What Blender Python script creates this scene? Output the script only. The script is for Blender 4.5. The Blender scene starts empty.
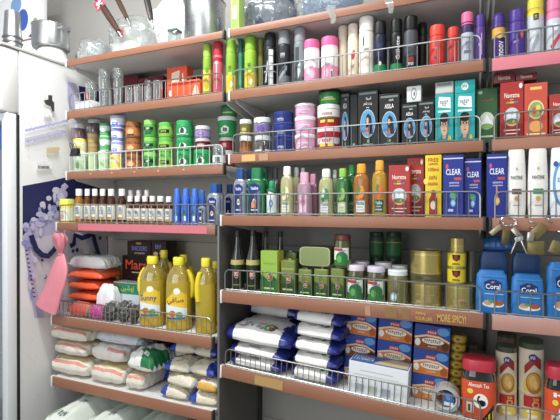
import bpy, bmesh, math, random
from mathutils import Vector, noise
random.seed(7)
C = bpy.context.scene.collection
pi = math.pi

# ------------------------------------------------------------------ the camera and the measuring helpers
EYE, CAMY, FPX, YAW = 1.40, -1.53, 440.0, math.radians(24)
def PX(px, Y):                       # where the shelf-parallel plane at depth Y is met by the photo column px
    return (Y - CAMY) * math.tan(math.atan((px - 280) / FPX) - YAW)
def ZC(X, Y):
    return (Y - CAMY) * math.cos(YAW) - X * math.sin(YAW)
def PZ(py, X, Y):
    return EYE + (208 - py) * ZC(X, Y) / FPX
FX = -1.875                          # plane of the fridge's right side
def FS(px, py):                      # photo point -> (depth, height) on the fridge's side
    Y = CAMY + FX / math.tan(math.atan((px - 280) / FPX) - YAW)
    return (Y, PZ(py, FX, Y))

# ------------------------------------------------------------------ materials
_m = {}
def lin(h):                          # hex -> linear, pulled a little towards grey: camera haze put into every colour
    h = h.lstrip('#')
    c = [int(h[i:i+2], 16) / 255 for i in (0, 2, 4)]
    g = .3 * c[0] + .55 * c[1] + .15 * c[2]
    c = [x + (g - x) * .13 for x in c]
    return tuple(((x + .055) / 1.055) ** 2.4 if x > .04 else x / 12.92 for x in c) + (1,)
def new_mat(name):
    m = bpy.data.materials.new(name); m.use_nodes = True
    nt = m.node_tree; nt.nodes.clear()
    out = nt.nodes.new('ShaderNodeOutputMaterial')
    return m, nt, out
def P(h, rough=.38, metal=0., spec=.5, vary=.0, scale=30, bump=0., coat=0.):
    k = ('P', h, rough, metal, spec, vary, scale, bump, coat)
    if k in _m: return _m[k]
    m, nt, out = new_mat('surface_' + h.strip('#'))
    b = nt.nodes.new('ShaderNodeBsdfPrincipled')
    b.inputs['Base Color'].default_value = lin(h)
    b.inputs['Roughness'].default_value = rough
    b.inputs['Metallic'].default_value = metal
    b.inputs['Specular IOR Level'].default_value = spec
    b.inputs['Coat Weight'].default_value = coat
    n = nt.nodes.new('ShaderNodeTexNoise'); n.inputs['Scale'].default_value = scale; n.inputs['Detail'].default_value = 4
    t = nt.nodes.new('ShaderNodeTexCoord'); nt.links.new(t.outputs['Object'], n.inputs['Vector'])
    r = nt.nodes.new('ShaderNodeMapRange'); r.inputs[3].default_value = max(.02, rough - .06); r.inputs[4].default_value = min(1, rough + .06)
    nt.links.new(n.outputs['Fac'], r.inputs[0]); nt.links.new(r.outputs[0], b.inputs['Roughness'])
    if vary:
        mx = nt.nodes.new('ShaderNodeMix'); mx.data_type = 'RGBA'
        c = lin(h)
        mx.inputs[6].default_value = tuple(max(0, x * (1 - vary)) for x in c[:3]) + (1,)
        mx.inputs[7].default_value = tuple(min(1, x * (1 + vary)) for x in c[:3]) + (1,)
        nt.links.new(n.outputs['Fac'], mx.inputs[0]); nt.links.new(mx.outputs[2], b.inputs['Base Color'])
    if bump:
        bp = nt.nodes.new('ShaderNodeBump'); bp.inputs['Strength'].default_value = bump; bp.inputs['Distance'].default_value = .01
        nt.links.new(n.outputs['Fac'], bp.inputs['Height']); nt.links.new(bp.outputs[0], b.inputs['Normal'])
    nt.links.new(b.outputs[0], out.inputs[0])
    _m[k] = m
    return m
def metal(h='#d8d8d8', rough=.25): return P(h, rough, 1.0)
def clear(h='#ffffff', dens=.12, rough=.08, gl=.25, milk='#ffffff', rim=.75):
    """clear plastic or glass: see-through tint, a little milk, a gloss that grows at the rim"""
    k = ('C', h, dens, rough, gl, milk, rim)
    if k in _m: return _m[k]
    m, nt, out = new_mat('clear_' + h.strip('#'))
    t = nt.nodes.new('ShaderNodeBsdfTransparent'); t.inputs[0].default_value = lin(h)
    d = nt.nodes.new('ShaderNodeBsdfDiffuse'); d.inputs[0].default_value = lin(milk)
    g = nt.nodes.new('ShaderNodeBsdfGlossy'); g.inputs['Roughness'].default_value = rough; g.inputs[0].default_value = (.95, .95, .95, 1)
    lw = nt.nodes.new('ShaderNodeLayerWeight'); lw.inputs[0].default_value = gl
    a = nt.nodes.new('ShaderNodeMixShader'); a.inputs[0].default_value = dens
    b = nt.nodes.new('ShaderNodeMixShader')
    nt.links.new(t.outputs[0], a.inputs[1]); nt.links.new(d.outputs[0], a.inputs[2])
    mr = nt.nodes.new('ShaderNodeMapRange'); mr.inputs[3].default_value = .05; mr.inputs[4].default_value = rim
    nt.links.new(lw.outputs['Facing'], mr.inputs[0])
    nt.links.new(mr.outputs[0], b.inputs[0]); nt.links.new(a.outputs[0], b.inputs[1]); nt.links.new(g.outputs[0], b.inputs[2])
    nt.links.new(b.outputs[0], out.inputs[0])
    _m[k] = m
    return m
def liquid(h, body=.45, rough=.08):
    """coloured liquid seen through a glossy bottle: glowing through, partly see-through"""
    k = ('Q', h, body, rough)
    if k in _m: return _m[k]
    m, nt, out = new_mat('liquid_' + h.strip('#'))
    c = lin(h)
    t = nt.nodes.new('ShaderNodeBsdfTransparent'); t.inputs[0].default_value = c
    d = nt.nodes.new('ShaderNodeBsdfDiffuse'); d.inputs[0].default_value = c
    s = nt.nodes.new('ShaderNodeBsdfTranslucent'); s.inputs[0].default_value = c
    g = nt.nodes.new('ShaderNodeBsdfGlossy'); g.inputs['Roughness'].default_value = rough
    f = nt.nodes.new('ShaderNodeFresnel'); f.inputs[0].default_value = 1.5
    a = nt.nodes.new('ShaderNodeMixShader'); a.inputs[0].default_value = .4
    b = nt.nodes.new('ShaderNodeMixShader'); b.inputs[0].default_value = body
    e = nt.nodes.new('ShaderNodeMixShader')
    nt.links.new(d.outputs[0], a.inputs[1]); nt.links.new(s.outputs[0], a.inputs[2])
    nt.links.new(t.outputs[0], b.inputs[1]); nt.links.new(a.outputs[0], b.inputs[2])
    nt.links.new(f.outputs[0], e.inputs[0]); nt.links.new(b.outputs[0], e.inputs[1]); nt.links.new(g.outputs[0], e.inputs[2])
    nt.links.new(e.outputs[0], out.inputs[0])
    _m[k] = m
    return m
def mat(x): return P(x, spec=.3) if isinstance(x, str) else x

# ------------------------------------------------------------------ lettering
_AR = {'ا':(0xFE8D,2),'آ':(0xFE81,2),'ب':(0xFE8F,4),'ت':(0xFE95,4),'ة':(0xFE93,2),'ث':(0xFE99,4),'ج':(0xFE9D,4),'ح':(0xFEA1,4),'خ':(0xFEA5,4),
       'د':(0xFEA9,2),'ذ':(0xFEAB,2),'ر':(0xFEAD,2),'ز':(0xFEAF,2),'س':(0xFEB1,4),'ش':(0xFEB5,4),'ص':(0xFEB9,4),'ط':(0xFEC1,4),'ع':(0xFEC9,4),
       'ف':(0xFED1,4),'ق':(0xFED5,4),'ك':(0xFED9,4),'ل':(0xFEDD,4),'م':(0xFEE1,4),'ن':(0xFEE5,4),'ه':(0xFEE9,4),'و':(0xFEED,2),'ى':(0xFEEF,2),'ي':(0xFEF1,4)}
def ar(s):
    out = []
    for i, ch in enumerate(s):
        if ch not in _AR: out.append(ch); continue
        base, n = _AR[ch]
        prev = i > 0 and s[i-1] in _AR and _AR[s[i-1]][1] == 4
        nxt = i + 1 < len(s) and s[i+1] in _AR
        f = 0
        if prev and nxt and n == 4: f = 3
        elif prev: f = 1
        elif nxt and n == 4: f = 2
        out.append(chr(base + f))
    return ''.join(reversed(out))
_g = {}
def glyphs(s, bold=.012):
    if (s, bold) in _g: return _g[(s, bold)]
    c = bpy.data.curves.new('lettering', 'FONT'); c.body = s; c.resolution_u = 2; c.offset = bold
    o = bpy.data.objects.new('lettering', c); C.objects.link(o)
    dg = bpy.context.evaluated_depsgraph_get()
    me = o.evaluated_get(dg).to_mesh()
    vs = [(v.co.x, v.co.y) for v in me.vertices]; fs = [tuple(p.vertices) for p in me.polygons]
    o.evaluated_get(dg).to_mesh_clear()
    bpy.data.objects.remove(o); bpy.data.curves.remove(c)
    x0 = min(v[0] for v in vs); x1 = max(v[0] for v in vs); y0 = min(v[1] for v in vs); y1 = max(v[1] for v in vs)
    vs = [((x - x0) / (x1 - x0) - .5, (y - y0) / (y1 - y0) - .5) for x, y in vs]
    _g[(s, bold)] = (vs, fs)
    return vs, fs

# ------------------------------------------------------------------ mesh collector
def sup(a, n, sx, sy):
    s, c = math.sin(a), math.cos(a)
    e = 2 / n
    return (sx * math.copysign(abs(s) ** e, s), -sy * math.copysign(abs(c) ** e, c))
def clip(pts, a, sgn):               # the part of a polygon on one side of u = a
    out = []
    for p, q in zip(pts, pts[1:] + pts[:1]):
        ip, iq = (p[0] - a) * sgn >= -1e-9, (q[0] - a) * sgn >= -1e-9
        if ip: out.append(p)
        if ip != iq:
            k = (a - p[0]) / (q[0] - p[0]); out.append((a, p[1] + (q[1] - p[1]) * k))
    return out
class MB:
    def __init__(s): s.v = []; s.f = []; s.i = []; s.m = []
    def mi(s, m):
        m = mat(m)
        if m not in s.m: s.m.append(m)
        return s.m.index(m)
    def add(s, vs, fs, m):
        b = len(s.v); k = s.mi(m)
        s.v += [tuple(v) for v in vs]
        for f in fs: s.f.append(tuple(b + j for j in f)); s.i.append(k)
        return s
    def lathe(s, prof, m, r=1, h=1, sy=1, n=2, seg=20, o=(0, 0, 0), warp=None, caps=True):
        vs, fs = [], []
        for q, (pr, pz) in enumerate(prof):
            for k in range(seg):
                x, y = sup(2 * pi * k / seg, n, pr * r, pr * r * sy)
                p = (x + o[0], y + o[1], pz * h + o[2])
                vs.append(warp(p, pz) if warp else p)
        for q in range(len(prof) - 1):
            for k in range(seg):
                a = q * seg + k; b = q * seg + (k + 1) % seg
                fs.append((a, b, b + seg, a + seg))
        if caps:
            if prof[0][0] > 1e-4: fs.append(tuple(range(seg - 1, -1, -1)))
            if prof[-1][0] > 1e-4: fs.append(tuple((len(prof) - 1) * seg + k for k in range(seg)))
        return s.add(vs, fs, m)
    def box(s, x0, x1, y0, y1, z0, z1, m, bev=.0):
        bm = bmesh.new(); bmesh.ops.create_cube(bm, size=1)
        for v in bm.verts: v.co = Vector(((x0+x1)/2 + v.co.x*(x1-x0), (y0+y1)/2 + v.co.y*(y1-y0), (z0+z1)/2 + v.co.z*(z1-z0)))
        if bev: bmesh.ops.bevel(bm, geom=list(bm.edges), offset=bev, segments=2, affect='EDGES', profile=.5)
        bm.verts.index_update()
        s.add([v.co.copy() for v in bm.verts], [[v.index for v in f.verts] for f in bm.faces], m); bm.free()
        return s
    def tube(s, pts, rad, m, seg=6, closed=False):
        pts = [Vector(p) for p in pts]; vs, fs = [], []; N = len(pts)
        ref = None
        for i, p in enumerate(pts):
            a = pts[(i-1) % N] if (closed or i) else p; b = pts[(i+1) % N] if (closed or i < N-1) else p
            t = (b - a).normalized() if (b - a).length > 1e-9 else Vector((0, 0, 1))
            if ref is None: ref = t.orthogonal().normalized()
            ref = (ref - t * ref.dot(t)); ref = ref.normalized() if ref.length > 1e-6 else t.orthogonal().normalized()
            w = t.cross(ref)
            rr = rad[i] if isinstance(rad, (list, tuple)) else rad
            for k in range(seg):
                an = 2 * pi * k / seg
                vs.append(p + ref * (rr * math.cos(an)) + w * (rr * math.sin(an)))
        for i in range(N if closed else N - 1):
            for k in range(seg):
                a = i * seg + k; b = i * seg + (k + 1) % seg; j = ((i + 1) % N) * seg
                fs.append((a, b, j + (k + 1) % seg, j + k))
        if not closed:
            fs.append(tuple(range(seg - 1, -1, -1))); fs.append(tuple((N - 1) * seg + k for k in range(seg)))
        return s.add(vs, fs, m)
    def prints(s, items, mp, W, H, eps=.0003, cols=10):
        """ink on a surface. mp(u, v, lift): u across (0 = middle), v up, both in metres"""
        lift = eps
        for it in items:
            k = it[0]; col = it[-1]
            if k == 'r':
                _, u0, v0, u1, v1, _c = it; vs, fs = [], []
                for j in range(cols + 1):
                    u = (u0 + (u1 - u0) * j / cols) * W / 2
                    vs += [mp(u, v0 * H, lift), mp(u, v1 * H, lift)]
                for j in range(cols): fs.append((2*j, 2*j+2, 2*j+3, 2*j+1))
                s.add(vs, fs, col)
            elif k == 'e':
                _, cu, cv, ru, rv, _c = it; vs, fs = [], []; nn = 12
                for j in range(nn + 1):
                    a = -math.cos(pi * j / nn); w = max(.02, math.sqrt(max(0, 1 - a * a)))
                    u = (cu + ru * a) * W / 2
                    vs += [mp(u, (cv - rv * w) * H, lift), mp(u, (cv + rv * w) * H, lift)]
                for j in range(nn): fs.append((2*j, 2*j+2, 2*j+3, 2*j+1))
                s.add(vs, fs, col)
            elif k == 'p':
                pts = it[1]; vs, fs = [], []
                a0 = min(p[0] for p in pts); a1 = max(p[0] for p in pts); nn = max(1, min(14, int((a1 - a0) * cols / 2 + .5)))
                for j in range(nn):
                    q = clip(clip(pts, a0 + (a1 - a0) * j / nn, 1), a0 + (a1 - a0) * (j + 1) / nn, -1)
                    if len(q) > 2:
                        fs.append(tuple(range(len(vs), len(vs) + len(q)))); vs += [mp(u * W / 2, v * H, lift) for u, v in q]
                s.add(vs, fs, col)
            elif k == 't':
                _, txt, cu, cv, w, h, _c = it
                vs, fs = glyphs(txt)
                s.add([mp((cu + x * w) * W / 2, (cv + y * h) * H, lift + .0003) for x, y in vs], fs, col)
            elif k == 's':                # a line of print too small to read: only its strokes
                _, n, cu, cv, w, h, _c = it; q = random.Random(n * 31 + int(cv * 97))
                for j in range(n):
                    a = (cu + (j / n - .5) * w) * W / 2; b = a + w / n * .62 * W / 2; y0 = (cv - h / 2) * H; y1 = (cv + h / 2) * H; t = (b - a) * .36
                    for (p0, p1, r0, r1) in ((a, a + t, y0, y1 - (y1 - y0) * q.choice((0, 0, .3))), (a, b, y0, y0 + (y1 - y0) * .28) if q.random() < .6 else (a, b, y1 - (y1 - y0) * .28, y1), (b - t, b, y0 + (y1 - y0) * q.choice((0, .4)), y1)):
                        s.add([mp(p0, r0, lift), mp(p1, r0, lift), mp(p1, r1, lift), mp(p0, r1, lift)], [(0, 1, 2, 3)], col)
            lift += .00012
        return s
    def build(s, name, parent=None, sharp=.6, loc=None):
        me = bpy.data.meshes.new(name); me.from_pydata(s.v, [], s.f)
        for m in s.m: me.materials.append(m)
        me.polygons.foreach_set('material_index', s.i)
        me.polygons.foreach_set('use_smooth', [True] * len(s.f))
        me.update()
        try: me.set_sharp_from_angle(angle=sharp)
        except Exception: pass
        o = bpy.data.objects.new(name, me); C.objects.link(o)
        if parent: o.parent = parent
        if loc: o.location = loc
        return o
def tag(o, label, cat, group=None):
    o['label'] = label; o['category'] = cat
    if group: o['group'] = group
    return o
def struct(o):
    o['kind'] = 'structure'; return o
def thing(name, label, cat, loc=(0, 0, 0), rz=0, group=None):
    o = bpy.data.objects.new(name, None); C.objects.link(o)
    o.empty_display_size = .02
    o.location = loc; o.rotation_euler = (0, 0, rz)
    return tag(o, label, cat, group)
def flat(y):        # a print on a front face at local y
    return lambda u, v, e: (u, y - e, v)
def topface(z, y0):
    return lambda u, v, e: (u, y0 + v, z + e)
def rnd(r, z0, sy=1, n=2):
    if n == 2:
        return lambda u, v, e: ((r + e) * math.sin(u / r), -(r * sy + e) * math.cos(u / r), z0 + v)
    return lambda u, v, e: (u, -(r * sy * max(0, 1 - min(1, abs(u / r)) ** n) ** (1 / n) + e), z0 + v)

# ------------------------------------------------------------------ shelf levels (top face height above the eye, front edge depth)
SH = {}
for k, z in zip('123456', (.712, .465, .172, -.071, -.505, -.79)): SH['L' + k] = [EYE + z, 0.0]
for k, z in zip('123456', (.712, .465, .212, -.031, -.323, -.614)): SH['M' + k] = [EYE + z, 0.0]; SH['R' + k] = [EYE + z, 0.0]
SH['L4'][1] = -.056; SH['L5'][1] = SH['L6'][1] = -.083
for k in 'MR':
    for j in '456': SH[k + j][1] = -.062
SH['R5'][0] = EYE - .3235; SH['R6'][0] = EYE - .66
BX = {'L': (-1.812, -.928), 'M': (-.902, .024), 'R': (.040, .95)}
WALLY = .32
def roof(S):                          # underside of the board above
    return {'1': 9}.get(S[1]) or SH[S[0] + str(int(S[1]) - 1)][0] - .0245
GAP = .02

def spot(S, pl, pr, dy=0, sy=1, Y=None):
    front = SH[S][1] + GAP; r = .03; pc = (pl + pr) / 2; a = math.atan((pc - 280) / FPX)
    for _ in range(6):
        Yc = Y if Y is not None else front + dy + r * sy
        X = PX(pc, Yc); r = (pr - pl) / 2 * ZC(X, Yc) * math.cos(a) / FPX
    return X, Yc, r * .985

# normalised outlines: part, [(radius, height)...]
SHAPES = {
 'spray': [('body', [(.93,0),(1,.012),(1,.70),(.96,.735),(.86,.76)]), ('cap', [(.95,.755),(.95,.955),(.90,.985),(.72,1),(0,1)])],
 'widecan': [('body', [(.95,0),(1,.01),(1,.80)]), ('cap', [(1.0,.80),(1.0,.965),(.94,1),(0,1)])],
 'domecan': [('body', [(.95,0),(1,.01),(1,.72),(.93,.77)]), ('cap', [(.9,.765),(.9,.9),(.8,.96),(.55,1),(0,1)])],
 'tub': [('body', [(.86,0),(.88,.01),(.98,.80),(.98,.82)]), ('lid', [(1,.80),(1,.97),(.96,1),(0,1)])],
 'jar': [('body', [(.9,0),(.97,.04),(.98,.62),(.9,.72),(.84,.74)]), ('lid', [(.9,.73),(.92,.75),(.92,.97),(.87,1),(0,1)])],
 'widejar': [('body', [(.94,0),(1,.03),(1,.68),(.93,.74)]), ('lid', [(.97,.73),(.97,.97),(.92,1),(0,1)])],
 'pickle': [('body', [(.9,0),(.98,.04),(1,.12),(1,.70),(.94,.80),(.86,.85)]), ('lid', [(.93,.845),(.93,.98),(.88,1),(0,1)])],
 'syrup': [('body', [(.94,0),(1.03,.03),(1.03,.62),(.96,.69),(.66,.77),(.58,.80)]), ('cap', [(.76,.80),(.76,.98),(.70,1),(0,1)])],
 'coco': [('body', [(.85,0),(.98,.03),(1,.1),(.95,.35),(1.02,.5),(1.02,.66),(.92,.75),(.76,.80)]), ('cap', [(.78,.795),(.74,.92),(.60,1),(0,1)])],
 'jelly': [('body', [(.94,0),(1.02,.03),(1.02,.64),(.95,.72),(.68,.775),(.55,.785)]), ('cap', [(.62,.775),(.60,.98),(.55,1),(0,1)])],
 'hair': [('body', [(.9,0),(1,.03),(1.02,.12),(.98,.35),(1.02,.55),(1.0,.68),(.88,.76),(.58,.815),(.46,.83)]), ('cap', [(.56,.825),(.58,.85),(.55,.98),(.47,1),(0,1)])],
 'shampoo': [('body', [(.84,0),(.93,.02),(1,.2),(1,.55),(.93,.80)]), ('cap', [(.92,.80),(.86,.97),(.8,1),(0,1)])],
 'oil': [('body', [(.9,0),(1,.02),(1,.13),(.97,.16),(1,.19),(1,.60),(.98,.66)]), ('neck', [(.98,.66),(.93,.73),(.78,.80),(.52,.86),(.38,.895)]), ('cap', [(.44,.89),(.46,.91),(.46,.985),(.42,1),(0,1)])],
 'wine': [('body', [(.9,0),(1,.02),(1,.46),(.92,.54),(.62,.68),(.44,.80),(.40,.9)]), ('cap', [(.44,.90),(.44,1),(0,1)])],
 'food': [('body', [(1,0),(1,.02),(.97,.035),(.97,.965),(1,.98),(1,1),(.93,1),(.92,.985),(0,.985)])],
 'canister': [('body', [(1,0),(1,.02),(.98,.03),(.98,.9)]), ('lid', [(1.0,.88),(1.0,.985),(.95,1),(0,1)])],
 'tin': [('body', [(.97,0),(1,.015),(1,.955),(.95,.975),(.93,.965)]), ('cap', [(.2,.965),(.2,1),(0,1)])],
 'brick': [('body', [(.92,0),(.99,.03),(1,.3),(.99,.7),(.94,.9),(.8,.955)]), ('top_fold', [(.82,.95),(.78,.99),(.7,1),(0,1)])],
 'tea': [('body', [(.92,0),(1,.03),(1,.68),(.95,.76),(.86,.81),(.84,.83)]), ('lid', [(.98,.82),(.98,.97),(.93,1),(0,1)])],
}
def G(S, pl, pr, pt, shape, name, label, cat, col, lid=None, sy=1., n=2, bands=(), pr_=(), lab=(.12, .6), labw=1.5, labpart='label',
      dy=0, Y=None, on=None, group=None, turn=None, seg=20, lidname=None, h=None, zoff=0, extra=None, neck=None):
    """a turned container: pixel columns pl..pr, top row pt; on = what it stands on"""
    if on is not None and Y is None: Y = on['Y']
    X, Yc, r = spot(S, pl, pr, dy, sy, Y)
    z0 = on['top'] if on is not None else SH[S][0]
    z0 += zoff
    if h is None: h = PZ(pt, X, Yc if z0 < EYE else Yc - r * sy) - z0
    h = min(h, roof(S) - z0)
    if turn is None: turn = .45 * math.atan2(X, Yc - CAMY) * -1 if n == 2 and sy == 1 else 0
    t = thing(name, label, cat, (X, Yc, z0), turn, group)
    for pn, prof in SHAPES[shape]:
        c = col if pn == 'body' else neck if pn == 'neck' else (lid if lid is not None else col)
        q = lidname if (pn in ('lid', 'cap') and lidname) else pn
        MB().lathe(prof, c, r, h, sy, n, seg, caps=pn != 'neck').build(q, t)
    if bands or pr_:
        mb = MB()
        body = SHAPES[shape][0][1]
        def rad(z):
            for (r0, a), (r1, b) in zip(body, body[1:]):
                if a <= z <= b and b > a: return r0 + (r1 - r0) * (z - a) / (b - a)
            return 1
        for (a, b, c) in bands:
            zz = [a] + [z for _, z in body if a < z < b] + [b]
            mb.lathe([(rad(z) + .012, z) for z in zz], c, r, h, sy, n, seg, caps=False)
        if pr_:
            a, b = lab; rr = r * (rad((a + b) / 2) + .02)
            mb.prints(pr_, rnd(rr, a * h, sy, n), labw * r, (b - a) * h, eps=.0006)
        mb.build(labpart, t)
    if extra: extra(t, r, h)
    return dict(X=X, Y=Yc, r=r, h=h, z0=z0, top=z0 + h + .0003, o=t)

def B(S, pl, pr, pt, name, label, cat, col, dep=.06, pr_=(), top=(), dy=0, on=None, h=None, group=None, rz=0, side=None, bev=.0012, flap=None, printname='front_print', Y=None):
    """a carton: front face between pixel columns pl..pr"""
    Yf = Y if Y is not None else (SH[S][1] + GAP + dy)
    if on is not None and Y is None: Yf = on['Y']
    X0, X1 = PX(pl, Yf), PX(pr, Yf); w = (X1 - X0) * .985; X = (X0 + X1) / 2
    z0 = on['top'] if on is not None else SH[S][0]
    if h is None: h = PZ(pt, X, Yf) - z0
    h = min(h, roof(S) - z0)
    t = thing(name, label, cat, (X, Yf + dep / 2, z0), rz, group)
    MB().box(-w/2, w/2, -dep/2, dep/2, 0, h, col, bev).build('carton', t)
    if flap: MB().box(-w/2*.97, w/2*.97, -dep/2*.97, dep/2*.97, h, h + .0008, flap, 0).build('top_flap', t)
    if pr_: MB().prints(pr_, flat(-dep / 2), w, h, cols=1).build(printname, t)
    if side: MB().prints(side, lambda u, v, e: (w/2 + e, u, v), dep, h, cols=1).build('side_print', t)
    if top: MB().prints(top, topface(h + .0009, -dep / 2), w, dep, cols=1).build('top_print', t)
    return dict(X=X, Y=Yf, r=w/2, h=h, z0=z0, top=z0 + h + (.0011 if flap else .0003), o=t)

SIDE = [1]
def rm(s): return math.copysign(1 - (1 - min(1, abs(s))) ** 1.5, s)
def pillow(w, d, h, mats, zones=None, seed=0, wr=.1, nu=40, nv=26, pw=2.6, q=.42, flatb=.3):
    """a filled bag lying down; mats[zone(u, v)]"""
    mb = MB(); P0 = Vector((seed * 3.7, seed * 1.3, 0))
    def t(u, v): return max(0, (1 - abs(u) ** pw)) ** q * max(0, (1 - abs(v) ** pw)) ** q
    def pos(u, v, s, e=0):
        k = t(u, v)
        nz = noise.noise(Vector((u * 2.0, v * 1.8, s)) + P0) * .6 + noise.noise(Vector((u * 5, v * 4, s)) + P0) * .35
        fold = .55 - abs(noise.noise(Vector((u * 3.2 + v, v * 2.6 - u * .7, s * 2)) + P0)) * 2.2      # sharp pleats
        crease = wr * (nz + .30 * fold) * (.25 + k) * h
        edge = abs(u) ** 8                                                                             # gathered ends
        gath = edge * .10 * h * math.sin(v * 19 + seed)
        z = (flatb * h + (1 - flatb) * h * k * .90 + crease * .6 + gath) if s > 0 else (flatb * h * (1 - k) + gath)
        ed = 1 + .05 * noise.noise(Vector((u * 3, v * 3, 7)) + P0)
        y = v * d / 2 * ed * (1 - .08 * (abs(u) ** 6))
        y += wr * .10 * h * noise.noise(Vector((u * 6, s * 3, 3)) + P0) * abs(v) ** 3
        return (u * w / 2 * ed * (1 - .06 * (abs(v) ** 6)), y, max(0.0, min(h, z)) + e)
    for s in (1, -1):
        vs = [pos(rm(-1 + 2 * i / nu), rm(-1 + 2 * j / nv), s) for i in range(nu + 1) for j in range(nv + 1)]
        by = {}
        for i in range(nu):
            for j in range(nv):
                a = i * (nv + 1) + j; f = (a, a + nv + 1, a + nv + 2, a + 1)
                if s < 0: f = f[::-1]
                SIDE[0] = s; z = zones(rm(-1 + 2 * (i + .5) / nu), rm(-1 + 2 * (j + .5) / nv)) if zones else 0
                by.setdefault(z, []).append(f)
        b0 = len(mb.v); mb.v += [tuple(p) for p in vs]
        for z, fs in by.items():
            mi = mb.mi(mats[z])
            for f in fs: mb.f.append(tuple(b0 + j for j in f)); mb.i.append(mi)
    return mb, pos
def bag(S, pl, pr, zb, h, dep, name, label, cat, mats, zones=None, dy=0, rz=0, group=None, pr_=(), wr=.1, seed=None, ends=None, Y=None, printname='print', tilt=(0, 0), pw=2.6, q=.42, flatb=.3):
    Yc = (Y if Y is not None else SH[S][1] + GAP + dy + dep / 2)
    Yp = Yc - dep * .36
    X = PX((pl + pr) / 2, Yp); w = abs(PX(pr, Yp) - PX(pl, Yp)); z0 = SH[S][0] + zb + .0024
    seed = random.random() * 50 if seed is None else seed
    t = thing(name, label, cat, (X, Yc, z0), rz, group)
    t.rotation_euler = (tilt[0], tilt[1], rz)
    mb, pos = pillow(w * .985, dep, h, mats, zones, seed, wr, pw=pw, q=q, flatb=flatb)
    mb.build('body', t, sharp=1.2)
    if ends:
        e = MB()
        for sx in (-1, 1):
            e.box(sx * w / 2 - .006, sx * w / 2 + .006, -dep * .44, dep * .44, h * .28, h * .28 + .003, ends)
        e.build('seal', t)
    if pr_:
        MB().prints(pr_, lambda u, v, e: pos(u / (w / 2), -1 + 2 * v / dep, 1, .0012 + e), w, dep, cols=14).build(printname, t)
    return dict(X=X, Y=Yc, h=h, z0=z0, top=z0 + h, o=t, r=w/2)
# ================================================================== SETTING
def slab(name, x0, x1, y0, y1, z0, z1, m):
    return struct(MB().box(x0, x1, y0, y1, z0, z1, m).build(name))
slab('floor', -3.2, 2.2, -3.2, .45, -.05, 0, P('#8d8880', .45, vary=.12, scale=6))
slab('wall_back', -3.2, 2.2, WALLY + .002, .45, 0, 3.0, P('#a8a5a1', .8, vary=.05, scale=4))
slab('ceiling', -3.2, 2.2, -3.2, .45, 3.0, 3.06, P('#e8e6e2', .8, vary=.03, scale=3))

STRIP = P('#9d654a', .42, vary=.10, scale=14)
WHITEMETAL = P('#d2d0cc', .4, vary=.04, scale=10)
GREYPANEL = P('#9a9894', .55, vary=.07, scale=5)
DARKPANEL = P('#55534f', .55, vary=.07, scale=7)
CHROME = metal('#a3a5a5', .34)

def steel_panel(name, label, x0, x1, z0, z1, m, seams):
    t = thing(name, label, 'back panel', ((x0 + x1) / 2, WALLY - .006, z0))
    w = (x1 - x0) / 2
    k = 0; zz = [0] + seams + [z1 - z0]
    for a, b in zip(zz, zz[1:]):
        MB().box(-w, w, -.005, .005, a + .001, b - .001, m, .0015).build('panel_sheet', t)
steel_panel('back_panel', 'pale grey steel back panel behind the left bay of shelves beside the fridge', -1.826, -.918, .03, 2.2, P('#b5b0a6', .55, vary=.06, scale=4), [.4, .8, 1.2, 1.6, 1.9])
steel_panel('back_panel', 'grey steel back panel behind the middle bay of shelves', -.908, .026, .03, 2.2, GREYPANEL, [.4, .8, 1.2, 1.6, 1.9])
steel_panel('back_panel', 'grey steel back panel behind the right bay of shelves, at the photo edge', .034, .95, .03, 2.2, GREYPANEL, [.4, .8, 1.2, 1.6, 1.9])

def upright(x, label):
    t = thing('shelf_upright', label, 'shelf upright', (x, WALLY - .03, 0))
    MB().box(-.0035, .0035, -.018, .018, 0, 2.25, P('#2a2a2a', .5), .001).build('post', t)
    for k in range(12): MB().box(-.0038, .0038, -.0195, -.0178, .45 + k * .15, .47 + k * .15, P('#0c0c0c', .6)).build('slot', t)
upright(-.913, 'black slotted upright post at the back between the left and middle bays')
upright(.030, 'black slotted upright post at the back between the middle and right bays')
# the lower bays are divided by dark steel side panels
def side_panel(x, z1, label):
    t = thing('side_panel', label, 'side panel', (x, 0, 0))
    MB().box(-.0035, .0035, -.060, .266, 0, z1, DARKPANEL, .001).build('sheet', t)
    MB().box(-.0045, .0045, -.066, -.0605, 0, z1, P('#6d6b68', .5), .001).build('front_edge', t)
side_panel(-.915, EYE - .069, 'dark grey steel side panel between the oil bottles and the green tins')

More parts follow.
